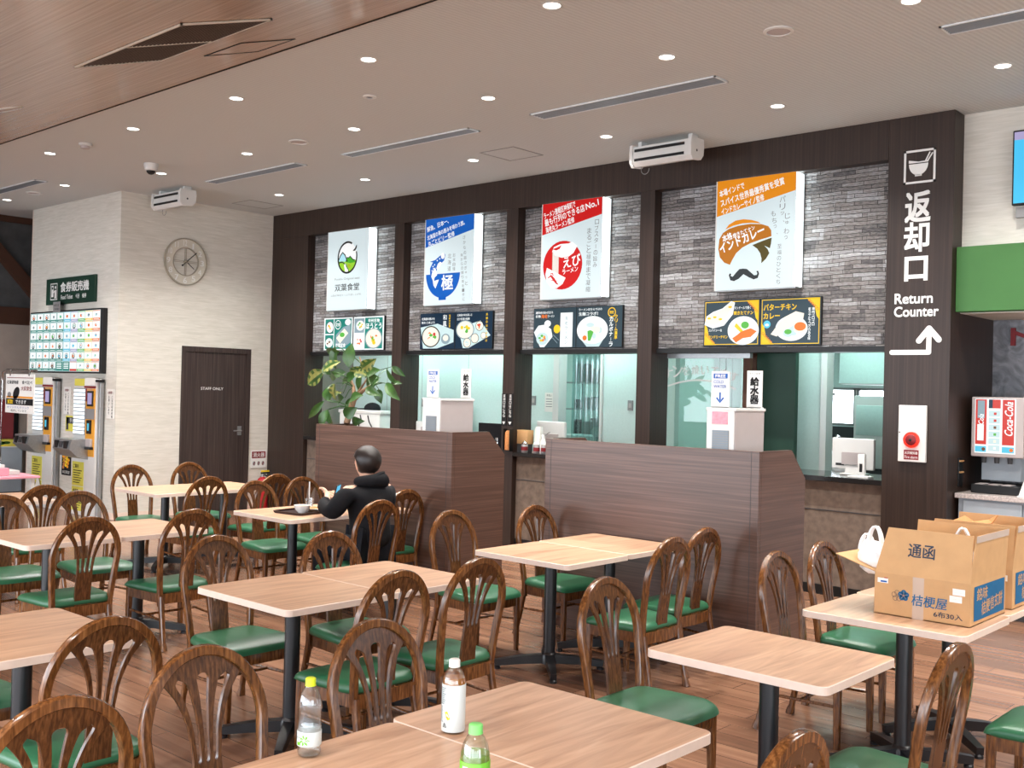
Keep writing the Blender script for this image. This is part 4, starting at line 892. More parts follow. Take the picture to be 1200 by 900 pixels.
for i in range(10):
    for j in range(6):
        x, y = 0.02 + i * cw, 0.023 + (5 - j) * chh; tm = trims[i]
        if (i, j) in ((4, 5), (5, 5)): a.rect(x + 0.004, y + 0.004, cw - 0.008, chh - 0.008, 'scr_teal', 2); [a.rect(x + 0.03, y + 0.03 + 0.022 * k, cw - 0.06, 0.012, 'scr_white', 3) for k in range(4)]; continue
        a.rect(x + 0.004, y + 0.004, cw - 0.008, chh - 0.008, 'scr_red' if (i, j) == (6, 5) else ('scr_orange' if (i, j) == (9, 3) else tm), 2)
        a.rect(x + (0.012 if i < 6 else 0.006), y + 0.03 + (0.004 if i < 6 else 0), cw - (0.024 if i < 6 else 0.012), chh - 0.042, 'scr_white', 3)
        cx, cy = x + cw / 2, y + chh * 0.55; q = rnd.random()
        if (i, j) == (6, 5): continue
        if q < 0.45: a.ell(cx, cy, 0.042, 0.036, 'scr_grey' if i > 6 else 'scr_dark', 4, n=18); a.ell(cx, cy + 0.004, 0.033, 0.026, 'scr_white', 5, n=18)
        a.ell(cx + rnd.uniform(-0.012, 0.012), cy, 0.026, 0.019, rnd.choice(foods if i < 7 else foods[2:]), 6, n=14); a.ell(cx + 0.008, cy + 0.006, 0.012, 0.009, rnd.choice(foods), 7, n=10)
        a.rect(x + 0.03, y + 0.012, cw - 0.06, 0.007, 'scr_white', 4)
a.build('menu_screen', t)
def ticket_machine(x0, label):
    t = thing('ticket_machine', label, 'ticket machine', (x0, YT - 0.02, 0), 0, 'ticket machines'); W = 0.6; F = -0.07
    MB().bbox(0, W, F, 0, 0.0, 1.7, 'white_plastic', 0.004).build('body', t)
    MB().bbox(W, W + 0.05, F + 0.02, 0, 0, 1.66, 'brushed_metal', 0.006).build('side_post', t); MB().box(W - 0.02, W + 0.06, F - 0.01, 0, 1.66, 1.69, 'black').build('top_cap', t)
    b = MB().box(0.02, 0.33, F - 0.008, F, 1.0, 1.58, 'mid_grey')
    for k in range(12): b.box(0.03, 0.315, F - 0.014, F - 0.008, 1.01 + k * 0.0475, 1.045 + k * 0.0475, 'button_white')
    b.build('button_panel', t)
    s = MB().box(0.34, 0.575, F - 0.006, F, 0.74, 1.58, 'tag_orange').box(0.34, 0.5, F - 0.008, F, 1.5, 1.58, 'wood_light').box(0.345, 0.57, F - 0.009, F, 1.2, 1.33, 'mid_grey').box(0.34, 0.365, F - 0.01, F, 1.42, 1.58, 'deep_red'); s.build('sticker_panel', t)
    MB().bbox(0.39, 0.535, F - 0.02, F, 1.36, 1.55, 'black', 0.004).box(0.41, 0.515, F - 0.022, F - 0.02, 1.385, 1.525, 'scr_lilac').build('touch_display', t)
    MB().bbox(0.4, 0.5, F - 0.025, F, 1.02, 1.19, 'black', 0.004).box(0.43, 0.47, F - 0.027, F - 0.025, 1.06, 1.15, 'scr_cyan').build('card_reader', t)
    MB().bbox(0.41, 0.54, F - 0.04, F, 0.86, 0.96, 'grey_plastic', 0.01).box(0.36, 0.56, F - 0.05, F, 0.83, 0.86, 'black').build('ticket_tray', t)
    c = MB(); c.prism([(F, 0.7), (F - 0.14, 0.74), (F - 0.24, 0.83), (F - 0.21, 0.95), (F, 0.95)], 'x', -0.03, 0.42, 'brushed_metal'); c.box(0.03, 0.1, F - 0.245, F - 0.2, 0.84, 0.93, 'black').box(0.15, 0.22, F - 0.245, F - 0.2, 0.85, 0.92, 'dark_grey').box(0.27, 0.36, F - 0.245, F - 0.2, 0.84, 0.93, 'black').build('coin_unit', t)
    n = MB().box(0.02, 0.32, F - 0.004, F, 0.36, 0.66, 'yellow_paper').box(0.02, 0.32, F - 0.004, F, 0.05, 0.35, 'yellow_paper'); n.build('yellow_notice', t)
    a = Art((0, F - 0.0045, 0))
    for (z, s_) in ((0.58, 'ご案内'), (0.27, '食券機')): a.text(s_, 0.05, z, 0.14, 0.05, 'print_black', 1, bold=0.02); [a.rect(0.05, z - 0.035 - 0.03 * k, 0.23 - 0.03 * (k % 3), 0.01, 'print_black', 1) for k in range(6)]
    a.build('notice_lettering', t)
    MB().box(0.02, 0.28, F - 0.004, F, 1.61, 1.7, 'yellow_paper').box(0.3, 0.56, F - 0.004, F, 1.62, 1.71, 'paper').box(0.28, 0.58, F - 0.005, F, 1.585, 1.61, 'deep_red').build('top_notice', t)
    return t
tm = ticket_machine(-14.2, 'left ticket vending machine with a loose white paper on its yellow notice')
MB().add([(0.14, -0.09, 0.2), (0.3, -0.11, 0.1), (0.36, -0.1, 0.25), (0.24, -0.085, 0.42), (0.14, -0.088, 0.2), (0.3, -0.108, 0.1), (0.36, -0.098, 0.25), (0.24, -0.083, 0.42)], [(0, 1, 2, 3), (7, 6, 5, 4), (0, 4, 5, 1), (1, 5, 6, 2), (2, 6, 7, 3), (3, 7, 4, 0)], 'paper').build('loose_paper', tm)
ticket_machine(-13.03, 'right ticket vending machine, the one nearer the staff door')
def notice(x, z, w, h, label, mat, lines, ink='print_black', name='wall_notice'):
    t = thing(name, label, 'notice', (x, YT, z)); MB().box(0, w, -0.004, 0, 0, h, mat).build('sheet', t); a = Art((0, -0.0045, 0)); lines(a, w, h); a.build('lettering', t)
def cols(a, w, h):
    a.text('お客様へ', 0.03, h - 0.06, w - 0.06, 0.035, 'deep_red', 1, bold=0.02); a.vtext('ご注文は食券機', w * 0.72, h - 0.08, 0.032, 0.04, 'print_black', 1, 0.01); a.vtext('お願いします', w * 0.3, h - 0.08, 0.032, 0.04, 'print_black', 1, 0.01)
notice(-13.49, 1.24, 0.18, 0.35, 'narrow white notice on the wall between the two ticket machines', 'paper', cols)
notice(-12.34, 1.22, 0.19, 0.36, 'narrow white notice on the wall right of the ticket machines', 'paper', cols)
def arrow(a, w, h): a.rect(0.02, 0.02, 0.06, h - 0.04, 'dark_grey', 1); a.rect(0.02, h - 0.1, w - 0.04, 0.08, 'dark_grey', 1); a.text('列', 0.12, h - 0.09, 0.07, 0.06, 'print_white', 2)
notice(-13.42, 1.02, 0.25, 0.2, 'small corner-shaped queue notice between the ticket machines', 'yellow_paper', arrow)
def curry(a, w, h):
    a.text('新', 0.04, h - 0.15, 0.1, 0.1, 'tag_yellow', 2, bold=0.03); a.text('メニュー', 0.03, h - 0.22, 0.2, 0.05, 'tag_yellow', 2, bold=0.02)
    for k in range(14): a.ell(0.05 + 0.16 * ((k * 37) % 10) / 10, 0.1 + 0.014 * k, 0.03, 0.022, ('food_brown', 'orange', 'tag_yellow')[k % 3], 1 + 0.1 * k, n=12)
    a.text('本日限定', 0.03, 0.02, 0.2, 0.04, 'print_white', 2)
notice(-13.5, 0.45, 0.26, 0.39, 'black food poster with orange pictures between the ticket machines', 'print_black', curry, name='wall_poster')
# hanging poster stand with its table
t = thing('display_table', 'pink-topped display table at the left picture edge', 'table', (-12.75, 4.95, 0)); MB().bbox(-0.95, 0.95, -0.3, 0.3, 0.575, 0.6, 'pink_cloth', 0.004).build('tabletop', t)
for sx in (-1, 1):
    for sy in (-1, 1): MB().box(sx * 0.88 - 0.02, sx * 0.88 + 0.02, sy * 0.24 - 0.02, sy * 0.24 + 0.02, 0, 0.575, 'white_plastic').build('leg', t)
t = thing('poster_stand', 'white pole stand on the pink table holding a hanging event poster', 'poster stand', (-12.35, 5.0, 0.6))
b = MB().tube([(0.08, 0, 0.05), (0.07, 0, 1.06), (0.09, 0, 1.15), (0.2, 0, 1.175), (0.95, 0, 1.17)], 0.012, 'chrome', seg=10); b.bbox(-0.1, 0.32, -0.12, 0.12, 0, 0.05, 'white_plastic', 0.006).build('pole', t, 40)
MB().box(0.2, 0.93, -0.012, -0.006, 0.7, 1.13, 'paper').box(0.3, 0.33, -0.014, -0.004, 1.11, 1.18, 'chrome').box(0.78, 0.81, -0.014, -0.004, 1.11, 1.18, 'chrome').build('poster', t)
a = Art((0.2, -0.0125, 0.7)); a.rect(0.03, 0.385, 0.67, 0.008, 'deep_red', 1); a.text('北海道物産', 0.03, 0.32, 0.3, 0.04, 'print_black', 1, bold=0.02); a.text('食べ比べ', 0.42, 0.32, 0.26, 0.04, 'print_black', 1, bold=0.02); a.text('大試食会', 0.4, 0.25, 0.27, 0.05, 'deep_red', 1, bold=0.02); a.ell(0.28, 0.22, 0.09, 0.06, 'print_black', 1, rot=30); a.ell(0.1, 0.2, 0.05, 0.03, 'mid_grey', 1); a.rect(0.03, 0.165, 0.67, 0.02, 'orange', 1); a.rect(0.02, 0.09, 0.69, 0.07, 'print_black', 1.5); a.text('試飲', 0.06, 0.1, 0.14, 0.05, 'tag_yellow', 2, bold=0.03); a.text('できます', 0.27, 0.105, 0.27, 0.04, 'print_white', 2, bold=0.02); a.text('オリジナルドリンク', 0.05, 0.05, 0.56, 0.025, 'print_blue', 1); a.text('販売しています', 0.15, 0.015, 0.4, 0.025, 'print_black', 1); a.build('lettering', t)
t = thing('gift_box', 'small pale pink box on the pink display table', 'box', (-12.05, 4.9, 0.6)); MB().bbox(-0.13, 0.1, -0.07, 0.07, 0, 0.085, 'pink_cloth', 0.004).build('carton', t); MB().bbox(-0.12, 0.0, -0.06, 0.06, 0.085, 0.12, 'white_plastic', 0.004).build('lid', t)
t = thing('recess_cabinet', 'pale grey cabinet at the left edge behind the poster stand', 'cabinet', (-15.2, 5.6, 0)); MB().bbox(-0.18, 0.18, 0, 0.82, 0.1, 0.72, 'cabinet_blue', 0.006).build('body', t); MB().box(-0.16, 0.16, 0.02, 0.8, 0, 0.1, 'dark_grey').build('plinth', t); MB().box(-0.18, 0.185, -0.005, 0.825, 0.72, 0.735, 'white_plastic').build('top', t)
t = thing('fruit_crate', 'low yellow-green printed crate on the pale grey cabinet', 'crate', (-15.18, 5.9, 0.735)); MB().bbox(-0.13, 0.14, -0.2, 0.48, 0, 0.09, 'yellow_paper', 0.004).build('carton', t); a = Art((0.1405, 0, 0), (0, 1, 0)); a.ell(0.2, 0.045, 0.09, 0.03, 'leaf_green', 1); a.ell(0.3, 0.05, 0.06, 0.02, 'leaf_green', 1); a.rect(-0.18, 0.005, 0.64, 0.008, 'tag_yellow', 1); a.build('artwork', t)
t = thing('waste_bin', 'grey bin in front of the pale grey cabinet', 'bin', (-14.88, 5.72, 0)); MB().lathe([(0.11, 0), (0.13, 0.5), (0.12, 0.5), (0.1, 0.02)], 'mid_grey', seg=20).build('body', t, 40); MB().lathe([(0.135, 0.49), (0.135, 0.52), (0.1, 0.53)], 'dark_grey', seg=20).build('rim', t, 40)
# fire extinguisher and its plate
t = thing('extinguisher_sign', 'red and white fire extinguisher plate beside the staff door', 'sign', (XD, 8.215, 0.555)); MB().bbox(0, 0.012, 0, 0.24, 0, 0.235, 'print_white', 0.002).build('plate', t); a = Art((0.0125, 0, 0), (0, 1, 0)); a.rect(0.012, 0.13, 0.216, 0.09, 'deep_red', 1); a.text('消火器', 0.03, 0.145, 0.18, 0.06, 'print_white', 2, bold=0.02)
for k in range(3): a.ell(0.05 + 0.07 * k, 0.06, 0.022, 0.03, 'mid_grey', 1, n=14); a.line([(0.04 + 0.07 * k, 0.04), (0.06 + 0.07 * k, 0.08)], 0.012, 'deep_red', 2)
a.build('lettering', t)
t = thing('fire_extinguisher', 'red fire extinguisher standing below its plate, almost hidden by chairs', 'fire extinguisher', (-12.0, 8.33, 0)); MB().lathe([(0.07, 0), (0.075, 0.02), (0.075, 0.36), (0.06, 0.41), (0.025, 0.44)], 'red', seg=20).build('cylinder', t, 40); MB().lathe([(0.022, 0.44), (0.022, 0.48)], 'brushed_metal', seg=12).box(-0.015, 0.015, -0.02, 0.11, 0.48, 0.5, 'black').box(-0.012, 0.012, -0.02, 0.1, 0.505, 0.525, 'tag_yellow').build('valve', t); MB().tube([(0, 0.03, 0.47), (0.03, 0.1, 0.42), (0.05, 0.1, 0.25), (0.06, 0.07, 0.12)], 0.01, 'black', seg=8).build('hose', t, 40)

# ------------------------------------------------------------------ on the ceiling
def downlight(x, y, z, label, ring=0.062, lens=0.05, tilt=0.0, beam=128):
    t = thing('downlight', label, 'downlight', (x, y, z), 0, 'recessed ceiling downlights'); t.rotation_euler.x = tilt
    MB().lathe([(ring, 0.004), (ring, -0.004), (lens + 0.004, -0.006), (lens, 0.0)], 'white_plastic', seg=24).build('trim_ring', t, 40)
    MB().lathe([(lens, 0.0), (lens, -0.002), (0.0, -0.0025)], 'lamp_lens', seg=24).build('lens', t)
    L = bpy.data.lights.new('ceiling_spot', 'SPOT'); L.energy = DOWN_W; L.color = (1.0, 0.96, 0.91); L.spot_size = rad(beam); L.spot_blend = 1.0; L.shadow_soft_size = 0.035
    o = bpy.data.objects.new('ceiling_spot', L); COL.objects.link(o); o.location = (0, 0, -0.03); o.parent = t
DOWN_W = 215
XG = [-14.02, -12.37, -10.73, -9.07, -7.41, -5.755, -4.075, -2.39]
ORD = ['first', 'second', 'third', 'fourth', 'fifth', 'sixth', 'seventh', 'eighth']
def row(y, xs, where):
    for k, x in enumerate(xs): downlight(x, y, CZ, 'round ceiling downlight, %s from left in the row %s' % (ORD[k], where))
row(4.79, [-10.755, -9.06, -7.4, -5.76, -4.075], 'next to the sloping wood ceiling')
row(6.015, [-10.726, -9.075, -7.406, -5.754, -4.077, -2.4], 'halfway to the sign wall')
row(7.565, [-10.706, -9.1, -7.424, -5.757, -4.067, -2.373], 'nearest the sign wall')
downlight(-12.365, 5.694, CZ, 'round recessed ceiling downlight before the ticket corner, by the dome camera', beam=58); downlight(-14.02, 5.704, CZ, 'round recessed ceiling downlight at the far left over the ticket machines', beam=58)
def ctag(name, x, y, label, cat, parts, z=CZ):
    t = thing(name, label, cat, (x, y, z)); [p[1].build(p[0], t, 40) for p in parts()]; return t
def disc(r, inner, mat='white_plastic', im='grey_plastic'): return lambda: [('rim', MB().lathe([(r, 0.003), (r, -0.008), (inner, -0.012), (inner, -0.004)], mat, seg=28)), ('grille', MB().lathe([(inner, -0.004), (inner * 0.5, -0.009), (0, -0.01)], im, seg=28))]
ctag('ceiling_speaker', -3.235, 6.01, 'large round white ceiling speaker, nearest the top right corner', 'ceiling speaker', disc(0.095, 0.075))
ctag('ceiling_speaker', -8.225, 6.016, 'round white ceiling speaker near the middle left of the ceiling', 'ceiling speaker', disc(0.095, 0.075))
ctag('ceiling_speaker', -13.207, 5.699, 'round white ceiling speaker at the far left of the ceiling', 'ceiling speaker', disc(0.095, 0.075))
ctag('emergency_lamp', -6.484, 5.413, 'small round emergency lamp with dark centre in the ceiling', 'emergency lamp', disc(0.055, 0.03, 'white_plastic', 'dark_grey'))
sp = ctag('ceiling_speaker', -7.8, 3.15, 'white round speaker in the wood ceiling at the left picture edge', 'ceiling speaker', disc(0.11, 0.09), sz(3.15)); sp.rotation_euler.x = math.atan(SLOPE)
ctag('smoke_detector', -10.03, 4.81, 'small white smoke detector on the ceiling near the wood ceiling edge', 'smoke detector', lambda: [('base', MB().lathe([(0.06, 0), (0.06, -0.018), (0.045, -0.024)], 'white_plastic', seg=24)), ('sensor', MB().lathe([(0.045, -0.024), (0.04, -0.048), (0, -0.052)], 'grey_plastic', seg=20))])
ctag('dome_camera', -10.36, 5.69, 'white dome security camera hanging under the ceiling', 'camera', lambda: [('base', MB().lathe([(0.075, 0), (0.075, -0.03), (0.062, -0.07), (0.05, -0.075)], 'white_plastic', seg=28)), ('dome', MB().sphere((0, 0, -0.07), (0.048, 0.048, 0.045), 'black', 18, 12))])
def vent(x0, x1, y0, y1, label):
    t = thing('air_vent', label, 'air vent', ((x0 + x1) / 2, (y0 + y1) / 2, CZ), 0, 'long ceiling air vents'); w, d = (x1 - x0) / 2, (y1 - y0) / 2
    MB().box(-w, w, -d, d, -0.001, 0.001, 'vent_dark').build('duct', t)
    f = MB().box(-w, w, -d, -d + 0.014, -0.01, 0, 'vent_frame').box(-w, w, d - 0.014, d, -0.01, 0, 'vent_frame').box(-w, -w + 0.014, -d, d, -0.01, 0, 'vent_frame').box(w - 0.014, w, -d, d, -0.01, 0, 'vent_frame'); f.build('frame', t)
    s = MB()
    for k in range(5): y = -d + 0.026 + k * (2 * d - 0.052) / 4; s.prism([(y - 0.007, -0.001), (y + 0.001, -0.001), (y + 0.008, -0.009), (y + 0.002, -0.009)], 'x', -w + 0.012, w - 0.012, 'vent_slat')
    s.build('slats', t)
vent(-8.31, -6.54, 6.59, 6.74, 'long slatted ceiling vent left of the middle, above the blue sign'); vent(-5.81, -4.035, 6.575, 6.76, 'long slatted ceiling vent in the middle, left of the hanging curtain blower'); vent(-2.43, -0.7, 6.535, 6.71, 'slatted ceiling vent cut by the top right picture edge'); vent(-10.72, -9.01, 6.55, 6.71, 'slatted ceiling vent above the staff door wall'); vent(-14.0, -12.3, 5.31, 5.46, 'slatted ceiling vent at the far left above the ticket machines')
def hatch(x0, x1, y0, y1, label):
    t = thing('ceiling_hatch', label, 'ceiling hatch', ((x0 + x1) / 2, (y0 + y1) / 2, CZ)); w, d = (x1 - x0) / 2, (y1 - y0) / 2; f = MB()
    for (p, q, r, s) in ((-w, w, -d, -d + 0.01), (-w, w, d - 0.01, d), (-w, -w + 0.01, -d, d), (w - 0.01, w, -d, d)): f.box(p, q, r, s, -0.004, 0.002, 'mid_grey')
    f.build('frame', t); MB().box(-w + 0.012, w - 0.012, -d + 0.012, d - 0.012, -0.002, 0.001, 'ceiling_paper').build('lid', t)
hatch(-7.14, -6.7, 7.36, 7.8, 'square ceiling hatch above the red sign'); hatch(-11.72, -11.31, 7.56, 8.06, 'square ceiling hatch in the corner near the staff door')
# in the sloping wood: louvred return vent and a flush panel
t = thing('louvred_vent', 'large dark louvred vent in the sloping wood ceiling', 'air vent', (-5.43, 3.075, sz(3.075))); t.rotation_euler.x = math.atan(SLOPE); f = MB(); w, d = 0.58, 0.288
for (p, q, r, s) in ((-w, w, -d, -d + 0.014), (-w, w, d - 0.014, d), (-w, -w + 0.014, -d, d), (w - 0.014, w, -d, d), (-0.007, 0.007, -d, d)): f.box(p, q, r, s, -0.012, 0.0, 'clock_beige')
f.build('frame', t); MB().box(-w, w, -d, d, -0.002, 0, 'vent_dark').build('duct', t); s = MB()
for k in range(22): y = -d + 0.025 + k * 0.0252; s.prism([(y - 0.004, -0.001), (y + 0.003, -0.001), (y + 0.009, -0.01), (y + 0.003, -0.01)], 'x', -w + 0.012, w - 0.012, 'wood_vent')
s.build('louvres', t)
t = thing('ceiling_hatch', 'square outline of a flush panel in the sloping wood ceiling', 'ceiling hatch', (-5.82, 3.857, sz(3.857))); t.rotation_euler.x = math.atan(SLOPE); f = MB(); w, d = 0.208, 0.213
for (p, q, r, s) in ((-w, w, -d, -d + 0.01), (-w, w, d - 0.01, d), (-w, -w + 0.01, -d, d), (w - 0.01, w, -d, d)): f.box(p, q, r, s, -0.004, 0.0, 'vent_dark')
f.build('frame', t); MB().box(-w + 0.012, w - 0.012, -d + 0.012, d - 0.012, -0.0015, 0, 'wood_ceiling').build('lid', t)
def blower(x, y, label):
    t = thing('ceiling_blower', label, 'blower', (x, y, CZ), 0, 'white slotted units under the ceiling'); w = 0.3
    body = [(-0.085, -0.055), (0.07, -0.045), (0.09, -0.08), (0.09, -0.16), (0.05, -0.215), (-0.06, -0.235), (-0.095, -0.2)]
    MB().prism(body, 'x', -w, w, 'white_plastic').build('body', t)
    for z in (-0.092, -0.178): MB().box(-w + 0.02, w - 0.05, -0.1, -0.08, z - 0.012, z + 0.012, 'black').build('slot', t)
    cap = [(-0.1, -0.04), (0.1, -0.04), (0.108, -0.1), (0.1, -0.18), (0.06, -0.225), (-0.07, -0.24), (-0.105, -0.2), (-0.108, -0.1)]
    for s_ in (-1, 1): MB().prism(cap, 'x', s_ * w, s_ * (w + 0.03), 'white_plastic').build('end_cap', t)
    for s_ in (-1, 1): MB().box(s_ * (w - 0.03) - 0.02, s_ * (w - 0.03) + 0.02, -0.03, 0.06, -0.06, 0, 'white_plastic').build('bracket', t)
    MB().tube([(-w + 0.02, 0.02, -0.22)] + [(-w + 0.06 - 0.045 * math.cos(PI * k / 8), 0.02, -0.24 - 0.05 * math.sin(PI * k / 8)) for k in range(9)], 0.003, 'mid_grey', seg=5).build('cord', t); MB().lathe([(0.012, 0), (0.0, 0.003)], 'dark_grey', (w + 0.03, -0.01, -0.15), 12, 'x').build('screw', t)
blower(-5.37, 7.95, 'white slotted unit hanging from the ceiling between the red and curry signs'); blower(-11.47, 6.6, 'white slotted unit hanging from the ceiling at the pale wall corner')
# ------------------------------------------------------------------ water dispensers behind the low walls
def dispenser(x, label, s1, s2, pink):
    t = thing('water_dispenser', label, 'water dispenser', (x, 5.97, 0.9), 0, 'cold water dispensers'); w, d, h = 0.105, 0.38, 0.705
    MB().bbox(-w, w, 0, d, 0, h, 'grey_plastic', 0.008).build('body', t); MB().bbox(-w - 0.006, w + 0.006, -0.006, d + 0.006, h - 0.02, h, 'white_plastic', 0.004).build('lid', t)
    MB().bbox(-w + 0.004, w - 0.004, -0.008, 0, 0, h - 0.02, 'white_plastic', 0.003).build('rear_panel', t); g = MB().box(-0.055, 0.065, -0.012, -0.008, 0.42, 0.56, 'mid_grey')
    for k in range(9): g.box(-0.055, 0.065, -0.016, -0.012, 0.424 + k * 0.0155, 0.433 + k * 0.0155, 'vent_slat')
    g.build('grille', t); MB().box(-0.06, 0.055, -0.0115, -0.008, 0.6, 0.68, pink).build('notice', t); MB().box(-0.09, -0.05, d, d + 0.05, 0.3, 0.36, 'white_plastic').box(0.03, 0.07, d, d + 0.05, 0.3, 0.36, 'white_plastic').build('spout', t)
    p = thing('water_sign', s1, 'sign', (x - 0.02, 6.0, 0.9 + h)); MB().box(-0.075, 0.06, 0, 0.004, 0, 0.235, 'print_white').box(-0.07, 0.055, 0, 0.03, 0, 0.006, 'print_white').build('board', p)
    a = Art((0, -0.0005, 0)); a.rect(-0.06, 0.19, 0.105, 0.032, 'print_blue', 1); a.text('FREE', -0.045, 0.196, 0.075, 0.02, 'print_white', 2, bold=0.03); a.text('COLD', -0.058, 0.158, 0.075, 0.02, 'print_blue', 2, bold=0.015); a.text('WATER', -0.058, 0.128, 0.095, 0.02, 'print_blue', 2, bold=0.015)
    a.line([(-0.008, 0.1), (-0.008, 0.045)], 0.011, 'print_blue', 2); a.line([(-0.034, 0.065), (-0.008, 0.035), (0.018, 0.065)], 0.011, 'print_blue', 2); a.build('lettering', p)
    p = thing('water_sign', s2, 'sign', (x + 0.05, 6.31, 0.9 + h)); MB().box(-0.06, 0.055, 0, 0.004, 0, 0.25, 'print_white').box(-0.055, 0.05, 0, 0.03, 0, 0.006, 'print_white').build('board', p)
    a = Art((0, -0.0005, 0)); a.text('冷たいお水', -0.045, 0.225, 0.085, 0.014, 'print_black', 1)
    for k, ch in enumerate('給水器'): a.text(ch, -0.033, 0.15 - k * 0.06, 0.062, 0.055, 'print_black', 1, bold=0.05)
    a.build('lettering', p)
dispenser(-3.56, 'grey water dispenser behind the right low wall, pink notice on it', 'free cold water sign on the right dispenser, before the dark panel', 'upright Japanese water sign on the right dispenser', 'pink_paper')
dispenser(-6.26, 'grey water dispenser behind the left low wall, white notice on it', 'free cold water sign on the left dispenser, before the pale kitchen wall', 'upright Japanese water sign on the left dispenser', 'paper')

# ------------------------------------------------------------------ rubber plant behind the left low wall
t = thing('potted_plant', 'rubber plant with striped and dark leaves behind the left low wall', 'plant', (-7.4, 6.18, 0.9))
def pz(px, py, dy=0.0): return Vector((((350 + px / 8.18) - 400) * 0.0121 - 0.19, dy, 1.345 + (495 - (400 + py / 8.18)) * 0.0077 - 0.9))
MB().lathe([(0.11, 0), (0.14, 0.02), (0.165, 0.26), (0.175, 0.27), (0.175, 0.3), (0.15, 0.3), (0.15, 0.27), (0, 0.27)], 'ceramic', (-0.19, 0, 0), 24).build('pot', t, 40); MB().lathe([(0.15, 0.275), (0, 0.28)], 'soil', (-0.19, 0, 0), 20).build('soil', t)
b = MB(); b.tube([(-0.19, 0, 0.27), pz(400, 770), pz(440, 620), pz(468, 520)], [0.034, 0.031, 0.028, 0.026], 'bark', seg=10); b.tube([pz(468, 530), pz(430, 420, 0.03), pz(380, 345, 0.05)], [0.022, 0.017, 0.012], 'bark', seg=8); b.tube([pz(480, 530), pz(590, 450, -0.05), pz(680, 405, -0.08)], [0.021, 0.017, 0.011], 'bark', seg=8); b.tube([pz(470, 520), pz(540, 330, 0.06), pz(460, 190, 0.08), pz(440, 125, 0.08)], [0.016, 0.01, 0.007, 0.004], 'bark', seg=8)
b.build('trunk', t, 60)
ends = [pz(380, 345, 0.05), pz(430, 420, 0.03), pz(680, 405, -0.08), pz(590, 450, -0.05), pz(540, 330, 0.06), pz(460, 190, 0.08), pz(440, 620)]
LEAVES = [(255, 70, 150, 60, 180, 0), (280, 140, 130, 70, 265, 0), (165, 340, 190, 95, 205, 1), (215, 300, 130, 60, 190, 0), (350, 225, 120, 70, 30, 1), (375, 290, 150, 75, 160, 0), (460, 245, 130, 45, 5, 1), (545, 120, 130, 80, 85, 0), (675, 200, 130, 75, 20, 1), (640, 285, 120, 70, 20, 0), (630, 370, 150, 95, 200, 0), (490, 390, 130, 85, 260, 0), (745, 262, 90, 40, -35, 0), (770, 320, 150, 45, -40, 0), (870, 455, 170, 60, -30, 0), (260, 480, 110, 95, 100, 0), (245, 400, 110, 70, 200, 0), (360, 480, 110, 80, 250, 1), (150, 508, 130, 35, 190, 1), (300, 560, 100, 75, 200, 0), (205, 655, 170, 45, 220, 0), (345, 605, 100, 45, 240, 0), (280, 740, 110, 60, 250, 0), (330, 735, 110, 55, 290, 0), (515, 660, 90, 75, 30, 0), (470, 750, 120, 55, 0, 0), (560, 525, 110, 70, 20, 0), (628, 505, 80, 60, -70, 0), (715, 465, 120, 55, -15, 0), (830, 380, 60, 30, 10, 0), (740, 380, 60, 30, 40, 0), (560, 300, 110, 60, 170, 1), (300, 260, 110, 55, 150, 0), (400, 330, 110, 60, 200, 0)]
lf = MB(); pe = MB(); rnd = random.Random(11)
for (px, py, L, W, ang, kind) in LEAVES:
    dy = rnd.uniform(-0.16, 0.16); c = pz(px, py, dy); L *= 0.0017; W *= 0.00155; u = Vector((math.cos(rad(ang)), rnd.uniform(-0.3, 0.3), math.sin(rad(ang)))).normalized()
    w = Vector((-math.sin(rad(ang)), rnd.uniform(-0.6, 0.6), math.cos(rad(ang)))); w = (w - u * w.dot(u)).normalized(); n = u.cross(w); v = []
    for i in range(9):
        s = i / 8; hwid = W / 2 * math.sin(PI * s ** 0.85) if 0 < i < 8 else 0; mid = c + u * (L * (s - 0.5)) - n * (0.02 * (s - 0.3) ** 2 * 4 - 0.02)
        v += [mid - w * hwid + n * hwid * 0.25, mid - w * hwid * 0.5 + n * hwid * 0.08, mid, mid + w * hwid * 0.5 + n * hwid * 0.08, mid + w * hwid + n * hwid * 0.25]
    m1 = 'leaf_green'; m2 = 'leaf_yellow' if kind else 'leaf_green'
    for i in range(8):
        for k in range(4): lf.add([v[i * 5 + k], v[i * 5 + k + 1], v[i * 5 + 6 + k], v[i * 5 + 5 + k]], [(0, 1, 2, 3)], m2 if (k in (0, 3) and i % 2 == 0) or (kind and k in (1,)) else m1)
    base = c - u * L * 0.5; e = min(ends, key=lambda q: (q - base).length); m_ = (base + e) / 2 + Vector((0, 0, 0.02)); pe.tube([e, m_, base], [0.006, 0.004, 0.003], 'leaf_green', seg=5)
lf.build('foliage', t, 70); pe.build('petioles', t, 60)

# ------------------------------------------------------------------ on the service counters
ctr = 1.02
def small(name, label, cat, loc, mb_list, group=None, rz=0):
    t = thing(name, label, cat, loc, rz, group)
    for n, m in mb_list: m.build(n, t, 40)
    return t
small('chopstick_holder', 'wooden chopstick box on the counter beside the red-sign column', 'holder', (-7.56, 8.6, ctr), [('box', MB().bbox(-0.09, 0.09, -0.05, 0.05, 0.09, 0.24, 'wood_light', 0.004)), ('stand', MB().box(-0.08, 0.08, -0.045, 0.045, 0, 0.09, 'dark_grey'))])
small('napkin_holder', 'upright cream napkin holder on the counter below the red noodle sign', 'holder', (-7.4, 8.66, ctr), [('body', MB().prism([(-0.05, 0), (0.05, 0), (0.02, 0.28), (-0.02, 0.28)], 'x', -0.035, 0.035, 'paper')), ('base', MB().box(-0.045, 0.045, -0.06, 0.06, 0, 0.012, 'grey_plastic'))])
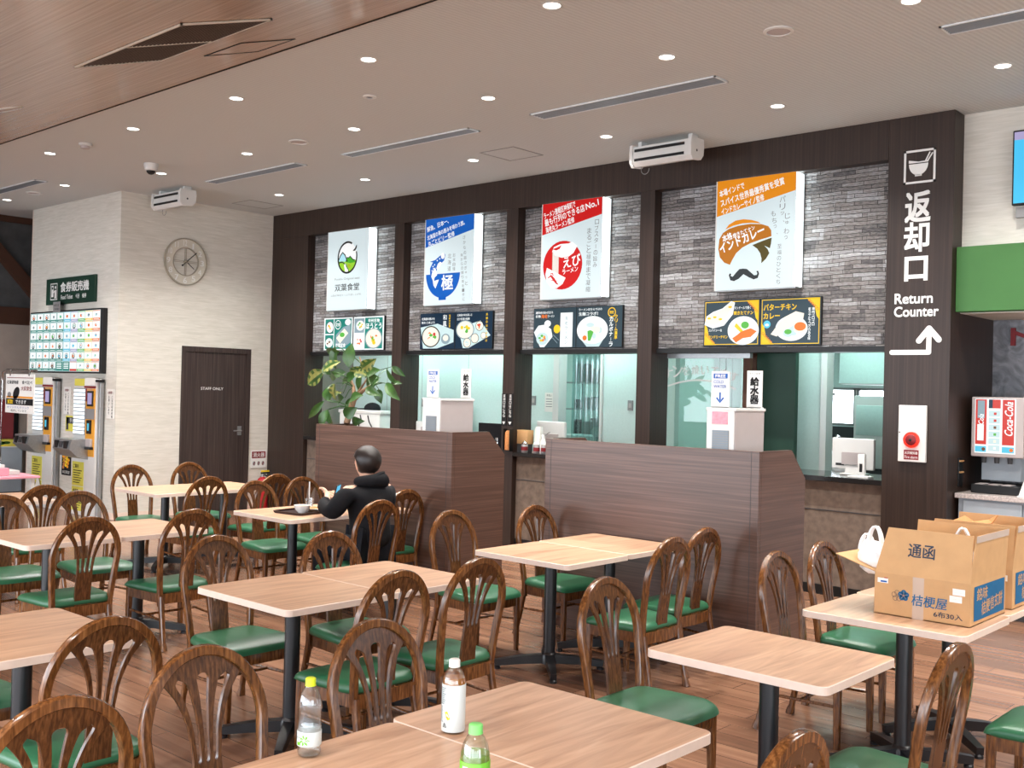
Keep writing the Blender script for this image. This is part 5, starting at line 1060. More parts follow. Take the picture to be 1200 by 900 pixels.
def jar(x, y, label, lid):
    small('condiment_jar', label, 'jar', (x, y, ctr), [('body', MB().lathe([(0.032, 0), (0.036, 0.01), (0.036, 0.08), (0.03, 0.09)], 'brushed_metal', seg=16)), ('contents', MB().lathe([(0.0365, 0.025), (0.0365, 0.065)], 'deep_red', seg=16)), ('lid', MB().lathe([(0.034, 0.09), (0.036, 0.1), (0.012, 0.125), (0, 0.13)], lid, seg=16))], 'condiment jars on the counter')
jar(-7.49, 8.53, 'steel condiment jar, leftmost on the counter below the red noodle sign', 'chrome'); jar(-7.32, 8.53, 'steel condiment jar in the middle of the counter row below the red noodle sign', 'white_plastic'); jar(-7.23, 8.55, 'steel condiment jar, rightmost beside the low wall below the red noodle sign', 'white_plastic')
small('sauce_bottle', 'white sauce bottle with tilted spoon behind the condiment jars', 'bottle', (-7.33, 8.65, ctr), [('body', MB().lathe([(0.035, 0), (0.035, 0.12), (0.02, 0.15), (0.022, 0.2)], 'ceramic', seg=16)), ('spoon', MB().tube([(0.0, 0, 0.18), (0.09, 0, 0.23)], 0.006, 'chrome', seg=6))])
def terminal(x, y, label, sc=1.0, rz=0):
    t = thing('order_terminal', label, 'terminal', (x, y, ctr), rz, 'white order terminals seen from behind'); W, H = 0.19 * sc, 0.27 * sc
    MB().bbox(-W, W, -0.015, 0.03, 0.05, 0.05 + H, 'white_plastic', 0.008).build('screen_case', t); MB().bbox(-W * 0.5, W * 0.6, -0.03, -0.015, 0.09, 0.2, 'grey_plastic', 0.004).build('rear_cover', t)
    MB().prism([(-0.03, 0), (0.07, 0), (0.05, 0.12), (0.0, 0.16)], 'x', -0.06, 0.06, 'white_plastic').build('stand', t); MB().bbox(-0.1, 0.1, -0.05, 0.12, 0, 0.015, 'white_plastic', 0.004).build('foot', t); MB().box(-W * 0.8, -W * 0.4, -0.018, -0.015, 0.08, 0.1, 'black').build('port', t)
terminal(-3.95, 8.85, 'white order terminal seen from behind on the counter by the return column', 1.0); terminal(-7.45, 8.92, 'white order terminal seen from behind, beside the chopstick box', 1.05); terminal(-9.0, 8.75, 'white order terminal seen from behind, left of the left water dispenser', 0.8, -0.15); terminal(-9.3, 8.8, 'white order terminal partly hidden behind the dark pillar, left of the other', 0.8, 0.3)
small('card_terminal', 'white card reader post standing on the counter by the return column', 'card reader', (-3.76, 8.6, ctr), [('post', MB().bbox(-0.03, 0.03, -0.02, 0.02, 0, 0.2, 'white_plastic', 0.004)), ('slot', MB().box(-0.012, 0.012, -0.022, -0.02, 0.05, 0.12, 'black')), ('base', MB().bbox(-0.1, 0.08, -0.06, 0.06, 0, 0.018, 'white_plastic', 0.004))])
def plaque(x0, label):
    t = thing('menu_strip', label, 'sign', (x0, YW, 1.3)); MB().box(0, 0.07, -0.008, 0, 0, 0.35, 'print_black').build('board', t); a = Art((0, -0.0085, 0)); a.vtext('返却口はこちら', 0.035, 0.34, 0.03, 0.036, 'print_white', 1, 0.02); a.poly([(0.012, 0.045), (0.058, 0.045), (0.035, 0.012)], 'print_white', 1); a.build('lettering', t)
plaque(-7.785, 'black strip with white characters and arrow, left one on the dark pillar'); plaque(-7.695, 'black strip with white characters and arrow, right one on the dark pillar')
small('spice_rack', 'narrow rack of dark seasoning jars below the black strips on the pillar', 'rack', (-7.66, YW - 0.03, 1.03), [('frame', MB().box(-0.05, 0.05, -0.03, 0.03, 0, 0.012, 'black').box(-0.05, -0.044, -0.03, 0.03, 0, 0.24, 'black').box(0.044, 0.05, -0.03, 0.03, 0, 0.24, 'black')), ('contents', MB().lathe([(0.036, 0.012), (0.036, 0.2), (0.02, 0.22)], 'food_brown', seg=14))])
for k, c in enumerate(('red tray pair left', 'red tray pair right')):
    small('serving_tray', 'red lacquer serving trays stacked on the counter behind the right low wall, %s part' % ('left' if k == 0 else 'right'), 'tray', (-6.75 + 0.42 * k, 8.72, ctr), [('stack', MB().bbox(-0.2, 0.2, -0.14, 0.14, 0, 0.06, 'deep_red', 0.006)), ('rim', MB().box(-0.2, 0.2, -0.14, -0.13, 0.06, 0.075, 'red').box(-0.2, 0.2, 0.13, 0.14, 0.06, 0.075, 'red').box(-0.2, -0.19, -0.14, 0.14, 0.06, 0.075, 'red').box(0.19, 0.2, -0.14, 0.14, 0.06, 0.075, 'red'))])
small('black_cloth', 'folded black cloth on the counter right of the terminal', 'cloth', (-7.12, 8.8, ctr), [('fold', MB().bbox(-0.16, 0.16, -0.1, 0.1, 0, 0.17, 'fabric_black', 0.03))])

# ------------------------------------------------------------------ inside the kitchens
t = thing('kitchen_gate', 'black swing gate with silver lever beside the left water dispenser', 'gate', (-8.32, 8.9, 0)); MB().bbox(-0.22, 0.22, 0, 0.04, 0.1, 1.3, 'fabric_black', 0.004).build('leaf', t); MB().tube([(0.08, 0, 1.1), (0.08, -0.06, 1.1), (0.0, -0.07, 1.1)], 0.012, 'chrome', seg=8).bbox(0.06, 0.1, -0.01, 0, 0.98, 1.14, 'chrome', 0.003).build('lever', t, 40)
for x, z, label in ((-7.96 - 0.08, 1.52, 'grey wall switch plate behind the red noodle sign, left one'), (-6.66, 1.5, 'grey wall switch plate behind the red noodle sign, right one'), (-4.84, 1.53, 'grey wall switch plate on the pale panel left of the return column'), (-9.9, 1.45, 'grey wall switch plate below the framed paper')):
    t = thing('switch_plate', label, 'switch', (x, K, z)); MB().bbox(-0.035, 0.035, -0.01, 0, 0, 0.11, 'mid_grey', 0.003).build('plate', t); MB().bbox(-0.018, 0.018, -0.015, -0.01, 0.03, 0.08, 'grey_plastic', 0.002).build('rocker', t)
t = thing('framed_paper', 'wood-framed certificate on the kitchen wall below the blue sign', 'picture frame', (-10.24, K, 1.77)); MB().box(0, 0.23, -0.008, 0, 0, 0.3, 'paper').build('sheet', t)
f = MB()
for q in ((0, 0.23, 0, 0.02), (0, 0.23, 0.28, 0.3), (0, 0.02, 0.02, 0.28), (0.21, 0.23, 0.02, 0.28)): f.box(q[0], q[1], -0.02, 0, q[2], q[3], 'wood_light')
f.build('frame', t); a = Art((0, -0.0085, 0)); [a.rect(0.05, 0.23 - 0.04 * k, 0.13, 0.006, 'mid_grey', 1) for k in range(5)]; a.build('lettering', t)
def wallsheet(x, z, w, h, label, mat='paper'):
    t = thing('wall_notice', label, 'notice', (x, K, z)); MB().box(0, w, -0.004, 0, 0, h, mat).build('sheet', t); a = Art((0, -0.0045, 0)); a.text('手洗い', 0.2 * w, h * 0.8, 0.6 * w, h * 0.12, 'print_black', 1); [a.rect(0.15 * w, h * (0.65 - 0.13 * k), 0.7 * w, 0.008, 'mid_grey', 1) for k in range(4)]; a.build('lettering', t)
wallsheet(-7.87, 1.45, 0.13, 0.22, 'white notice beside the kitchen doorway behind the red sign'); wallsheet(-10.17, 1.37, 0.09, 0.22, 'narrow white notice below the framed paper')
t = thing('strip_curtain', 'clear plastic strip curtain hanging in the kitchen doorway', 'curtain', (-7.35, K + 0.2, 0)); MB().box(-0.3, 0.3, -0.01, 0.03, 2.15, 2.2, 'chrome').build('rail', t)
for k in range(7): MB().prism([(-0.24 + k * 0.085 - 0.045 + 0.011 * i, 0.004 * math.sin(i * 1.1 + k)) for i in range(9)] + [(-0.24 + k * 0.085 - 0.045 + 0.011 * i, 0.004 * math.sin(i * 1.1 + k) + 0.002) for i in range(8, -1, -1)], 'z', 0.25, 2.16, 'strip_plastic').build('strip', t)
def shelf_unit(x, y, label):
    t = thing('kitchen_shelf', label, 'shelf', (x, y, 0)); f = MB()
    for sx in (-0.3, 0.28):
        for sy in (0, 0.38): f.box(sx, sx + 0.02, sy, sy + 0.02, 0, 2.0, 'chrome')
    for z in (0.3, 0.7, 1.1, 1.45, 1.8): f.box(-0.3, 0.3, 0, 0.4, z, z + 0.02, 'brushed_metal')
    f.build('rack', t); rnd = random.Random(5); g = MB()
    for z in (0.72, 1.12, 1.47, 1.82):
        for k in range(4): w = rnd.uniform(0.05, 0.065); h = rnd.uniform(0.1, 0.24); g.lathe([(w, z), (w, z + h), (w * 0.7, z + h + 0.02)], rnd.choice(['black', 'brushed_metal', 'dark_grey', 'ceramic']), (-0.21 + 0.14 * k, 0.2, 0), 14)
    g.build('pots', t, 40)
shelf_unit(-8.6, 10.9, 'steel rack with dark pots seen through the kitchen doorway')
small('prep_table', 'white prep table seen through the kitchen doorway', 'table', (-7.95, 10.0, 0), [('top', MB().bbox(-0.45, 0.35, 0, 0.5, 1.02, 1.16, 'white_plastic', 0.006)), ('body', MB().box(-0.43, 0.33, 0.03, 0.48, 0.1, 1.02, 'dark_grey')), ('legs', MB().box(-0.43, -0.4, 0, 0.03, 0, 1.02, 'chrome').box(0.3, 0.33, 0, 0.03, 0, 1.02, 'chrome'))])
small('paper_roll_holder', 'round dispenser on a post in the kitchen doorway', 'dispenser', (-7.45, 9.75, 1.15), [('post', MB().box(-0.02, 0.02, 0, 0.04, -1.15, 0.05, 'chrome')), ('roll', MB().lathe([(0.02, -0.03), (0.06, -0.03), (0.06, 0.03), (0.02, 0.03)], 'white_plastic', (0, 0, 0.08), 18, 'y'))])
small('white_appliance', 'white kitchen appliance with hanging cables behind the plant', 'appliance', (-10.6, 8.8, ctr), [('body', MB().bbox(-0.38, 0.42, 0, 0.28, 0, 0.32, 'white_plastic', 0.008)), ('lid', MB().bbox(-0.4, 0.44, -0.01, 0.29, 0.32, 0.365, 'white_plastic', 0.008)), ('cables', MB().tube([(0.05, -0.01, 0.3), (0.08, -0.02, 0.25), (0.03, -0.02, 0.15)], 0.008, 'black', seg=6).tube([(0.2, -0.01, 0.3), (0.24, -0.02, 0.22), (0.3, -0.02, 0.15)], 0.008, 'black', seg=6))])
small('baseball_cap', 'black cap lying on the white kitchen appliance', 'hat', (-10.5, 8.95, 1.385), [('crown', MB().sphere((0, 0, 0.02), (0.12, 0.1, 0.08), 'fabric_black')), ('peak', MB().bbox(-0.26, -0.08, -0.08, 0.08, 0.005, 0.02, 'fabric_black', 0.004))])
small('display_monitor', 'black screen back standing on the counter below the framed paper', 'monitor', (-9.25, 9.0, ctr), [('screen_case', MB().bbox(-0.19, 0.3, 0, 0.04, 0.06, 0.45, 'fabric_black', 0.01)), ('stand', MB().box(0.0, 0.1, 0.0, 0.03, 0.01, 0.1, 'black_metal').bbox(-0.08, 0.18, -0.05, 0.1, 0, 0.012, 'black_metal', 0.003))])
small('pen_cup', 'cup of red and white pens beside the left water dispenser', 'cup', (-8.62, 8.66, ctr), [('cup', MB().lathe([(0.045, 0), (0.05, 0.1), (0.045, 0.1), (0.04, 0.01)], 'brushed_metal', seg=16)), ('pens', MB().tube([(0, 0, 0.02), (0.03, 0, 0.18)], 0.008, 'red', seg=6).tube([(0.01, 0.01, 0.02), (-0.03, 0, 0.17)], 0.008, 'print_white', seg=6).tube([(0, -0.01, 0.02), (0.01, 0.02, 0.19)], 0.008, 'deep_red', seg=6))])
# naan booth window
t = thing('booth_window', 'framed glass pane with white lettering and arc, beside the right water dispenser', 'window', (-6.0, 8.78, 0)); f = MB()
f.box(0.0, 1.07, -0.02, 0.03, 2.04, 2.09, 'brushed_metal').box(0.0, 0.04, -0.02, 0.03, 1.02, 2.04, 'chrome').box(0.04, 0.055, -0.02, 0.03, 1.02, 2.04, 'red').box(1.0, 1.07, -0.02, 0.03, 1.02, 2.04, 'beam_brown').box(0.055, 1.0, -0.02, 0.03, 1.02, 1.05, 'brushed_metal')
f.build('frame', t); MB().box(0.055, 1.0, 0.0, 0.006, 1.05, 2.04, 'pane').build('pane', t)
a = Art((0, -0.001, 0)); n = 10; arc = []
for i in range(15): u = i / 14; arc.append((0.1 + 0.82 * u, 1.75 + 0.13 * math.sin(PI * (0.12 + 0.76 * u)) - 0.05))
a.line(arc, 0.016, 'print_white', 2); a.line([(0.1, 1.75), (0.11, 1.58)], 0.022, 'print_white', 2)
for k, ch in enumerate('ナンを焼いてます'): u = (k + 0.35) / 8.0; s_ = 0.115 if k < 2 else 0.085; a.text(ch, 0.1 + 0.83 * u - 0.02, 1.805 + 0.13 * math.sin(PI * (0.15 + 0.7 * u)) - 0.05, s_, s_, 'print_white', 2, 14 - 28 * u, 0.012)
a.build('lettering', t)
struct('trim_18', MB().box(-4.98, -4.58, 8.98, 9.04, 0, 2.3, 'sign_green').box(-5.02, -4.98, 8.97, 9.05, 0, 2.3, 'beam_brown'))
small('booth_divider', 'pale green standing panel behind the lettered glass', 'panel', (-6.0, 9.9, 0), [('panel', MB().bbox(0.0, 0.32, 0, 0.03, 0, 2.6, 'kitchen_panel', 0.003)), ('seam', MB().box(0.06, 0.066, -0.003, 0, 0.2, 2.5, 'mid_grey').box(0.14, 0.15, -0.003, 0, 0.2, 2.5, 'dark_grey').box(0.22, 0.226, -0.003, 0, 0.2, 2.5, 'mid_grey'))])
small('naan_oven', 'steel oven and tap behind the lettered glass', 'oven', (-5.55, 10.6, 0), [('body', MB().bbox(-0.25, 0.65, 0, 0.6, 0, 1.1, 'brushed_metal', 0.01)), ('hood', MB().bbox(-0.2, 0.15, 0.1, 0.5, 1.1, 1.4, 'dark_grey', 0.01)), ('tap', MB().tube([(0.3, 0.1, 1.1), (0.3, 0.1, 1.35), (0.36, 0.05, 1.38), (0.42, 0.02, 1.3)], 0.016, 'chrome', seg=8))])
# kitchen fittings seen left of the return column
small('upper_cabinet', 'white hanging kitchen cabinet above the far window', 'cabinet', (-5.15, 11.45, 1.85), [('carcass', MB().bbox(-0.15, 0.7, 0, 0.4, 0, 0.9, 'white_plastic', 0.004)), ('door', MB().bbox(-0.14, 0.6, -0.02, 0, 0.01, 0.89, 'kitchen_panel', 0.004)), ('handle', MB().box(0.42, 0.46, -0.035, -0.02, 0.1, 0.12, 'chrome'))])
small('foil_duct', 'crinkled silver duct hanging beside the white kitchen cabinet', 'duct', (-5.0, 10.5, 1.78), [('sleeve', MB().lathe([(0.07, 0), (0.055, 0.1), (0.075, 0.2), (0.06, 0.3), (0.08, 0.42), (0.07, 0.95)], 'chrome', seg=9)), ('hook', MB().tube([(0, 0, 0.0), (0.04, 0, -0.05), (0.1, 0, -0.05)], 0.012, 'black', seg=6))])
small('steel_sink', 'dark steel sink unit below the far kitchen window', 'sink', (-5.1, 11.4, 0), [('body', MB().bbox(-0.7, 0.9, 0, 0.7, 0, 0.95, 'brushed_metal', 0.01)), ('splashback', MB().box(-0.7, 0.9, 0.72, 0.78, 0.95, 1.35, 'dark_grey')), ('tap', MB().tube([(-0.35, 0.5, 0.95), (-0.35, 0.5, 1.2), (-0.35, 0.35, 1.25), (-0.35, 0.3, 1.18)], 0.018, 'chrome', seg=8))])
small('white_case', 'white boxy machine standing before the far kitchen window', 'machine', (-4.62, 10.9, 0), [('body', MB().bbox(-0.25, 0.3, 0, 0.4, 0.95, 1.72, 'white_plastic', 0.01)), ('panel', MB().bbox(-0.22, 0.2, -0.01, 0, 1.3, 1.62, 'kitchen_panel', 0.004)), ('base', MB().box(-0.2, 0.25, 0.03, 0.37, 0, 0.95, 'dark_grey'))])
small('plastic_bag', 'crumpled pale bag on the counter left of the return terminal', 'bag', (-4.25, 9.3, 0.98), [('bag', MB().sphere((0, 0, 0.06), (0.1, 0.07, 0.07), 'white_bag', 10, 7)), ('knot', MB().lathe([(0.01, 0.12), (0.03, 0.16), (0.0, 0.17)], 'white_bag', seg=7)), ('shelf', MB().box(-0.25, 0.5, -0.12, 0.4, -0.04, -0.02, 'brushed_metal').box(-0.22, -0.2, 0.1, 0.12, -0.98, -0.04, 'chrome').box(0.44, 0.46, 0.1, 0.12, -0.98, -0.04, 'chrome'))])

# ------------------------------------------------------------------ drinks counter on the right
t = thing('drinks_counter', 'grey drinks counter with speckled stone top right of the column', 'counter', (-3.0, 8.62, 0)); MB().bbox(0, 4.5, 0, 0.85, 0.918, 0.957, 'terrazzo', 0.004).build('worktop', t); MB().box(0.02, 4.5, 0.04, 0.84, 0.1, 0.918, 'cabinet_blue').build('carcass', t)
for k in range(4): MB().bbox(0.06 + k * 0.45, 0.5 + k * 0.45, 0.022, 0.04, 0.12, 0.905, 'cabinet_blue', 0.003).build('door', t)
MB().box(0.02, 4.5, 0.08, 0.84, 0, 0.1, 'dark_grey').build('plinth', t)
t = thing('drink_dispenser', 'lit drink dispenser with red panels on the speckled counter', 'drink dispenser', (-2.95, 8.82, 0.957)); W = 0.4
MB().bbox(0, W, 0, 0.45, 0.29, 0.77, 'grey_plastic', 0.01).box(0.05, 0.35, 0.12, 0.45, 0.1, 0.29, 'cabinet_blue').build('cabinet', t); MB().box(0.03, W - 0.06, -0.004, 0, 0.32, 0.755, 'scr_white').build('light_panel', t)
MB().bbox(0.02, W - 0.01, -0.04, 0.35, 0, 0.07, 'black', 0.006).box(0.05, 0.12, -0.03, 0.1, 0.07, 0.075, 'grey_plastic').box(0.15, 0.22, -0.03, 0.1, 0.07, 0.075, 'grey_plastic').box(0.25, 0.32, -0.03, 0.1, 0.07, 0.075, 'grey_plastic').build('drip_tray', t)
for x in (0.085, 0.185, 0.285): MB().lathe([(0.018, 0.24), (0.022, 0.29)], 'dark_grey', (x, 0.06, 0), 12).build('nozzle', t)
a = Art((0, -0.0045, 0)); a.rect(0.035, 0.39, 0.085, 0.36, 'scr_red', 1); a.rect(0.05, 0.6, 0.055, 0.14, 'scr_grey', 2); a.rect(0.05, 0.42, 0.05, 0.13, 'scr_white', 2); a.rect(0.24, 0.39, 0.09, 0.36, 'scr_red', 1); a.rect(0.135, 0.68, 0.09, 0.07, 'scr_red', 1); a.rect(0.135, 0.68, 0.03, 0.07, 'scr_navy', 2)
a.text('Coca-Cola', 0.318, 0.46, 0.27, 0.06, 'scr_white', 3, 90, 0.02, 0.25); a.text('Coca-Cola', 0.098, 0.43, 0.2, 0.04, 'scr_white', 3, 90, 0.02, 0.25)
for k in range(6): a.rect(0.137, 0.34 + k * 0.055, 0.085, 0.045, 'scr_pale', 1); a.rect(0.175, 0.352 + k * 0.055, 0.02, 0.02, ('scr_white', 'scr_cream', 'scr_green', 'scr_brown', 'scr_red', 'scr_red')[k], 2)
a.rect(0.035, 0.33, 0.085, 0.045, 'scr_cyan', 1); a.rect(0.24, 0.33, 0.09, 0.045, 'scr_cyan', 1); a.ell(0.1, 0.352, 0.014, 0.014, 'scr_brown', 2); a.ell(0.31, 0.352, 0.014, 0.014, 'scr_orange', 2); a.build('artwork', t)
small('price_card', 'white slanted card cut by the right picture edge beside the drink dispenser', 'card', (-2.5, 8.72, 0.957), [('card', MB().prism([(-0.05, 0), (0.06, 0.0), (0.05, 0.26), (0.03, 0.26)], 'y', -0.01, 0.02, 'paper')), ('foot', MB().box(-0.05, 0.1, -0.04, 0.06, 0, 0.01, 'white_plastic'))])
small('socket_strip', 'dark wall fitting with pale clips on the column side above the drinks counter', 'socket', (-3.01, 8.75, 1.0), [('plate', MB().bbox(0, 0.012, -0.05, 0.05, 0, 0.23, 'black', 0.002)), ('clip', MB().box(0.012, 0.02, -0.045, 0.045, 0.11, 0.122, 'wood_light').box(0.012, 0.02, -0.045, 0.045, 0.2, 0.212, 'wood_light'))])
t = thing('wall_lettering', 'dark red raised letters on the grey stone wall at the right edge', 'sign', (-2.86, 9.5, 2.15)); MB().box(0, 0.035, -0.03, 0, 0.02, 0.17, 'deep_red').prism([(0.035, 0.11), (0.035, 0.145), (0.17, 0.09), (0.17, 0.06)], 'y', -0.03, 0, 'deep_red').box(0.12, 0.15, -0.03, 0, 0.14, 0.16, 'deep_red').build('letter', t); a = Art((0, -0.03, 0)); a.text('リンクバー', 0.22, 0.02, 0.75, 0.15, 'deep_red', 0, bold=0.04); a.build('lettering', t)
# ------------------------------------------------------------------ cardboard boxes
def carton(x, y, label, printed):
    t = thing('cardboard_box', label, 'box', (x, y, TH), 0, 'open cardboard boxes on the table'); w, d, h, T = 0.2125, 0.235, 0.188, 0.004
    b = MB().box(-w, w, -d, -d + T, 0, h, 'cardboard').box(-w, w, d - T, d, 0, h, 'cardboard').box(-w, -w + T, -d + T, d - T, 0, h, 'cardboard').box(w - T, w, -d + T, d - T, 0, h, 'cardboard').box(-w, w, -d, d, 0, T, 'cardboard'); b.build('body', t)
    def flap(pts, n): # four corners, thickness along n
        n = Vector(n) * T; v = [Vector(p) for p in pts]; v2 = [p + n for p in v]; MB().add(v + v2, [(0, 1, 2, 3), (7, 6, 5, 4), (0, 4, 5, 1), (1, 5, 6, 2), (2, 6, 7, 3), (3, 7, 4, 0)], 'cardboard').build('flap', t)
    F = 0.205
    flap([(-w, -d, h), (w, -d, h), (w - 0.002, -d + 0.035, h + F), (-w + 0.045, -d + 0.035, h + F)], (0, 1, 0))
    flap([(w, -d, h), (w, d, h), (w + 0.012, d - 0.004, h + F), (w + 0.012, -d + 0.03, h + F)], (-1, 0, 0))
    flap([(-w, d, h), (w, d, h), (w, d + 0.015, h + F), (-w + 0.01, d + 0.015, h + F)], (0, -1, 0))
    flap([(-w, -d, h), (-w, d, h), (-w - 0.2, d - 0.03, h + 0.045), (-w - 0.2, -d + 0.02, h + 0.055)], (0, 0, 1))
    MB().box(-w + 0.175, -w + 0.225, -d - 0.001, -d, 0.0, h * 0.99, 'packing_tape').build('tape', t); tp = MB(); tp.add([(w + 0.0135, -d + 0.03, h + F + 0.001), (w + 0.0135, d - 0.004, h + F + 0.001), (w + 0.012, d - 0.004, h + F - 0.03), (w + 0.012, -d + 0.03, h + F - 0.03)], [(0, 1, 2, 3)], 'packing_tape'); tp.build('tape', t)
    a = Art((-w, -d - 0.0012, 0)); f = quad((325, 450), (890, 530), (885, 780), (320, 690), 2 * w, h)
    def st(p, q, mat, l=1): (x0, y0), (x1, y1) = f(*p), f(*q); a.rect(x0, y1, x1 - x0, y0 - y1, mat, l)
    st((343, 483), (408, 520), 'paper'); st((362, 500), (400, 515), 'print_blue', 2); st((385, 484), (405, 492), 'red', 2); st((790, 552), (860, 600), 'paper'); st((772, 592), (842, 640), 'paper'); st((800, 575), (845, 582), 'mid_grey', 2); st((785, 612), (835, 620), 'mid_grey', 2)
    fx, fy = f(503, 592)
    for k in range(5): th = rad(90 + 72 * k); a.ell(fx + 0.014 * math.cos(th), fy + 0.014 * math.sin(th), 0.0115, 0.0115, 'box_blue', 2, n=16); a.line([(fx, fy), (fx + 0.02 * math.cos(th), fy + 0.02 * math.sin(th))], 0.001, 'cardboard', 3)
    gx, gy = f(463, 593)
    for k in range(5): th = rad(90 + 72 * k); a.ring(gx + 0.014 * math.cos(th), gy + 0.014 * math.sin(th), 0.0115, 0.0115, 0.0015, 'box_ink', 1, n=16)
    x0, y0 = f(548, 648); a.text('桔梗屋', x0, y0, f(755, 648)[0] - x0, 0.05, 'box_blue', 2, bold=0.01, skew=0.1); x0, y0 = f(680, 716); a.text('6布30入', x0, y0, f(845, 720)[0] - x0, 0.026, 'box_ink', 2, bold=0.012); a.build('lettering', t)
    tilt = Vector((0, 0.035, F)).normalized(); a = Art((-w, -d - 0.001, h), (1, 0, 0), tilt); a.text('通函', 0.145, 0.085, 0.118, 0.06, 'box_ink', 1, bold=0.015); a.build('lettering', t)
    a = Art((w + 0.001, -d, 0), (0, 1, 0)); a.rect(0.045, 0.02, 0.405, 0.15, 'box_blue', 1); a.text('銘味', 0.075, 0.105, 0.14, 0.055, 'cardboard', 2, 0, 0.012, 0.1); a.text('桔梗信玄餅', 0.14, 0.035, 0.28, 0.06, 'cardboard', 2, 4, 0.012, 0.1); a.build('lettering', t)
    return t
carton(-1.782, 4.965, 'nearer open cardboard box on the table, large front flap raised and white bags inside', True); carton(-1.78, 5.53, 'farther open cardboard box cut by the right picture edge, brown paper inside', False)
def bag(x, y, z, label, sc, rz, handles):
    t = thing('plastic_bag', label, 'bag', (x, y, z), rz); b = MB(); rnd = random.Random(4); bm = bmesh.new(); bmesh.ops.create_icosphere(bm, subdivisions=3, radius=1)
    for v in bm.verts: q = 1 + rnd.uniform(-0.12, 0.12); v.co = Vector((v.co.x * 0.09 * sc * q, v.co.y * 0.07 * sc * q, max(0.0, 0.075 * sc + v.co.z * 0.085 * sc * q)))
    b.frombm(bm, 'white_bag'); b.build('bag', t, 60)
    for (hx, hy, ang, hh, ww) in handles:
        c, s = math.cos(ang), math.sin(ang); pts = []
        for i in range(13): th = PI * i / 12; pts.append((hx + c * ww * math.cos(th), hy + s * ww * math.cos(th), 0.11 * sc + hh * math.sin(th)))
        MB().tube(pts, [0.015, 0.014, 0.013, 0.012, 0.011, 0.011, 0.011, 0.011, 0.011, 0.012, 0.013, 0.014, 0.015], 'white_bag', sec=[(1, 0.35), (1, -0.35), (-1, -0.35), (-1, 0.35)], ref=(0.3, 1, 0)).build('handle', t, 60)
bag(-2.03, 4.84, TH + 0.16, 'white plastic bag spilling over the left flap of the nearer cardboard box', 0.95, 0, [(0.0, -0.03, 0.3, 0.12, 0.032), (-0.07, 0.04, 0.9, 0.07, 0.03), (-0.05, 0.02, 0.6, 0.05, 0.025)])
bag(-1.7, 5.0, TH + 0.03, 'white plastic bag with looped handle standing inside the nearer cardboard box', 1.2, 0.2, [(0.0, 0.0, 0.5, 0.235, 0.05), (-0.09, 0.02, 0.2, 0.18, 0.03)])
t = thing('paper_bag', 'crumpled brown paper sticking out of the farther cardboard box', 'paper bag', (-1.86, 5.5, TH + 0.02)); bm = bmesh.new(); bmesh.ops.create_icosphere(bm, subdivisions=2, radius=1); rnd = random.Random(9)
for v in bm.verts: q = 1 + rnd.uniform(-0.15, 0.15); v.co = Vector((v.co.x * 0.1 * q, v.co.y * 0.12 * q, max(0, 0.19 + v.co.z * 0.2 * q)))
MB().frombm(bm, 'brown_paper').build('bag', t); MB().add([(0.02, -0.02, 0.33), (0.13, 0.0, 0.36), (0.15, 0.02, 0.4), (0.1, 0.05, 0.37), (0.02, 0.06, 0.35), (0.02, -0.015, 0.325), (0.13, 0.005, 0.355), (0.152, 0.022, 0.392), (0.1, 0.055, 0.365), (0.02, 0.065, 0.345)], [(0, 1, 2, 3, 4), (9, 8, 7, 6, 5), (0, 5, 6, 1), (1, 6, 7, 2), (2, 7, 8, 3), (3, 8, 9, 4), (4, 9, 5, 0)], 'brown_paper').build('fold', t)

# ------------------------------------------------------------------ bottles
def bottle(x, y, label, prof, cap, capmat, fill, label_band, art, rz=0):
    t = thing('drink_bottle', label, 'bottle', (x, y, TH), rz, 'plastic drink bottles on the near tables')
    MB().lathe(prof, 'pet', seg=32).build('bottle', t, 50)
    if fill:
        mat, z1 = fill; ip = [(0, 0.004)] + [(r - 0.0012, z + (0.002 if i < 2 else 0)) for i, (r, z) in enumerate(prof) if 0.001 < z < z1 and r > 0.01]
        r_ = ip[-1][0]; MB().lathe(ip + [(r_, z1), (0, z1)], mat, seg=32).build('drink', t, 50)
    z0, z1, mat, r = label_band; MB().lathe([(r, z0), (r + 0.0006, z0 + 0.001), (r + 0.0006, z1 - 0.001), (r, z1)], mat, seg=32).build('label', t, 50)
    zc, rc = cap; MB().lathe([(rc, zc), (rc, zc + 0.002), (rc - 0.0008, zc + 0.003), (rc - 0.0008, zc + 0.019), (rc - 0.003, zc + 0.021), (0, zc + 0.021)], capmat, seg=24).build('cap', t, 50)
    # prints wrapped round the label
    b = MB()
    def P_(u, z, l): th = -PI / 2 + u / r; return ((r + 0.0008 + 0.0003 * l) * math.cos(th), (r + 0.0008 + 0.0003 * l) * math.sin(th), z)
    class W(Art):
        def at(s, p, l): return Vector(P_(p[0], p[1], l))
        def rect(s, x, y, w, h, mat, l=1):
            n = max(2, int(w / 0.003)); v = []; [v.extend([s.at((x + w * i / n, y), l), s.at((x + w * i / n, y + h), l)]) for i in range(n + 1)]
            return s.add(v, [(2 * i, 2 * i + 2, 2 * i + 3, 2 * i + 1) for i in range(n)], mat)
    a = W((0, 0, 0)); art(a); a.build('label_print', t)
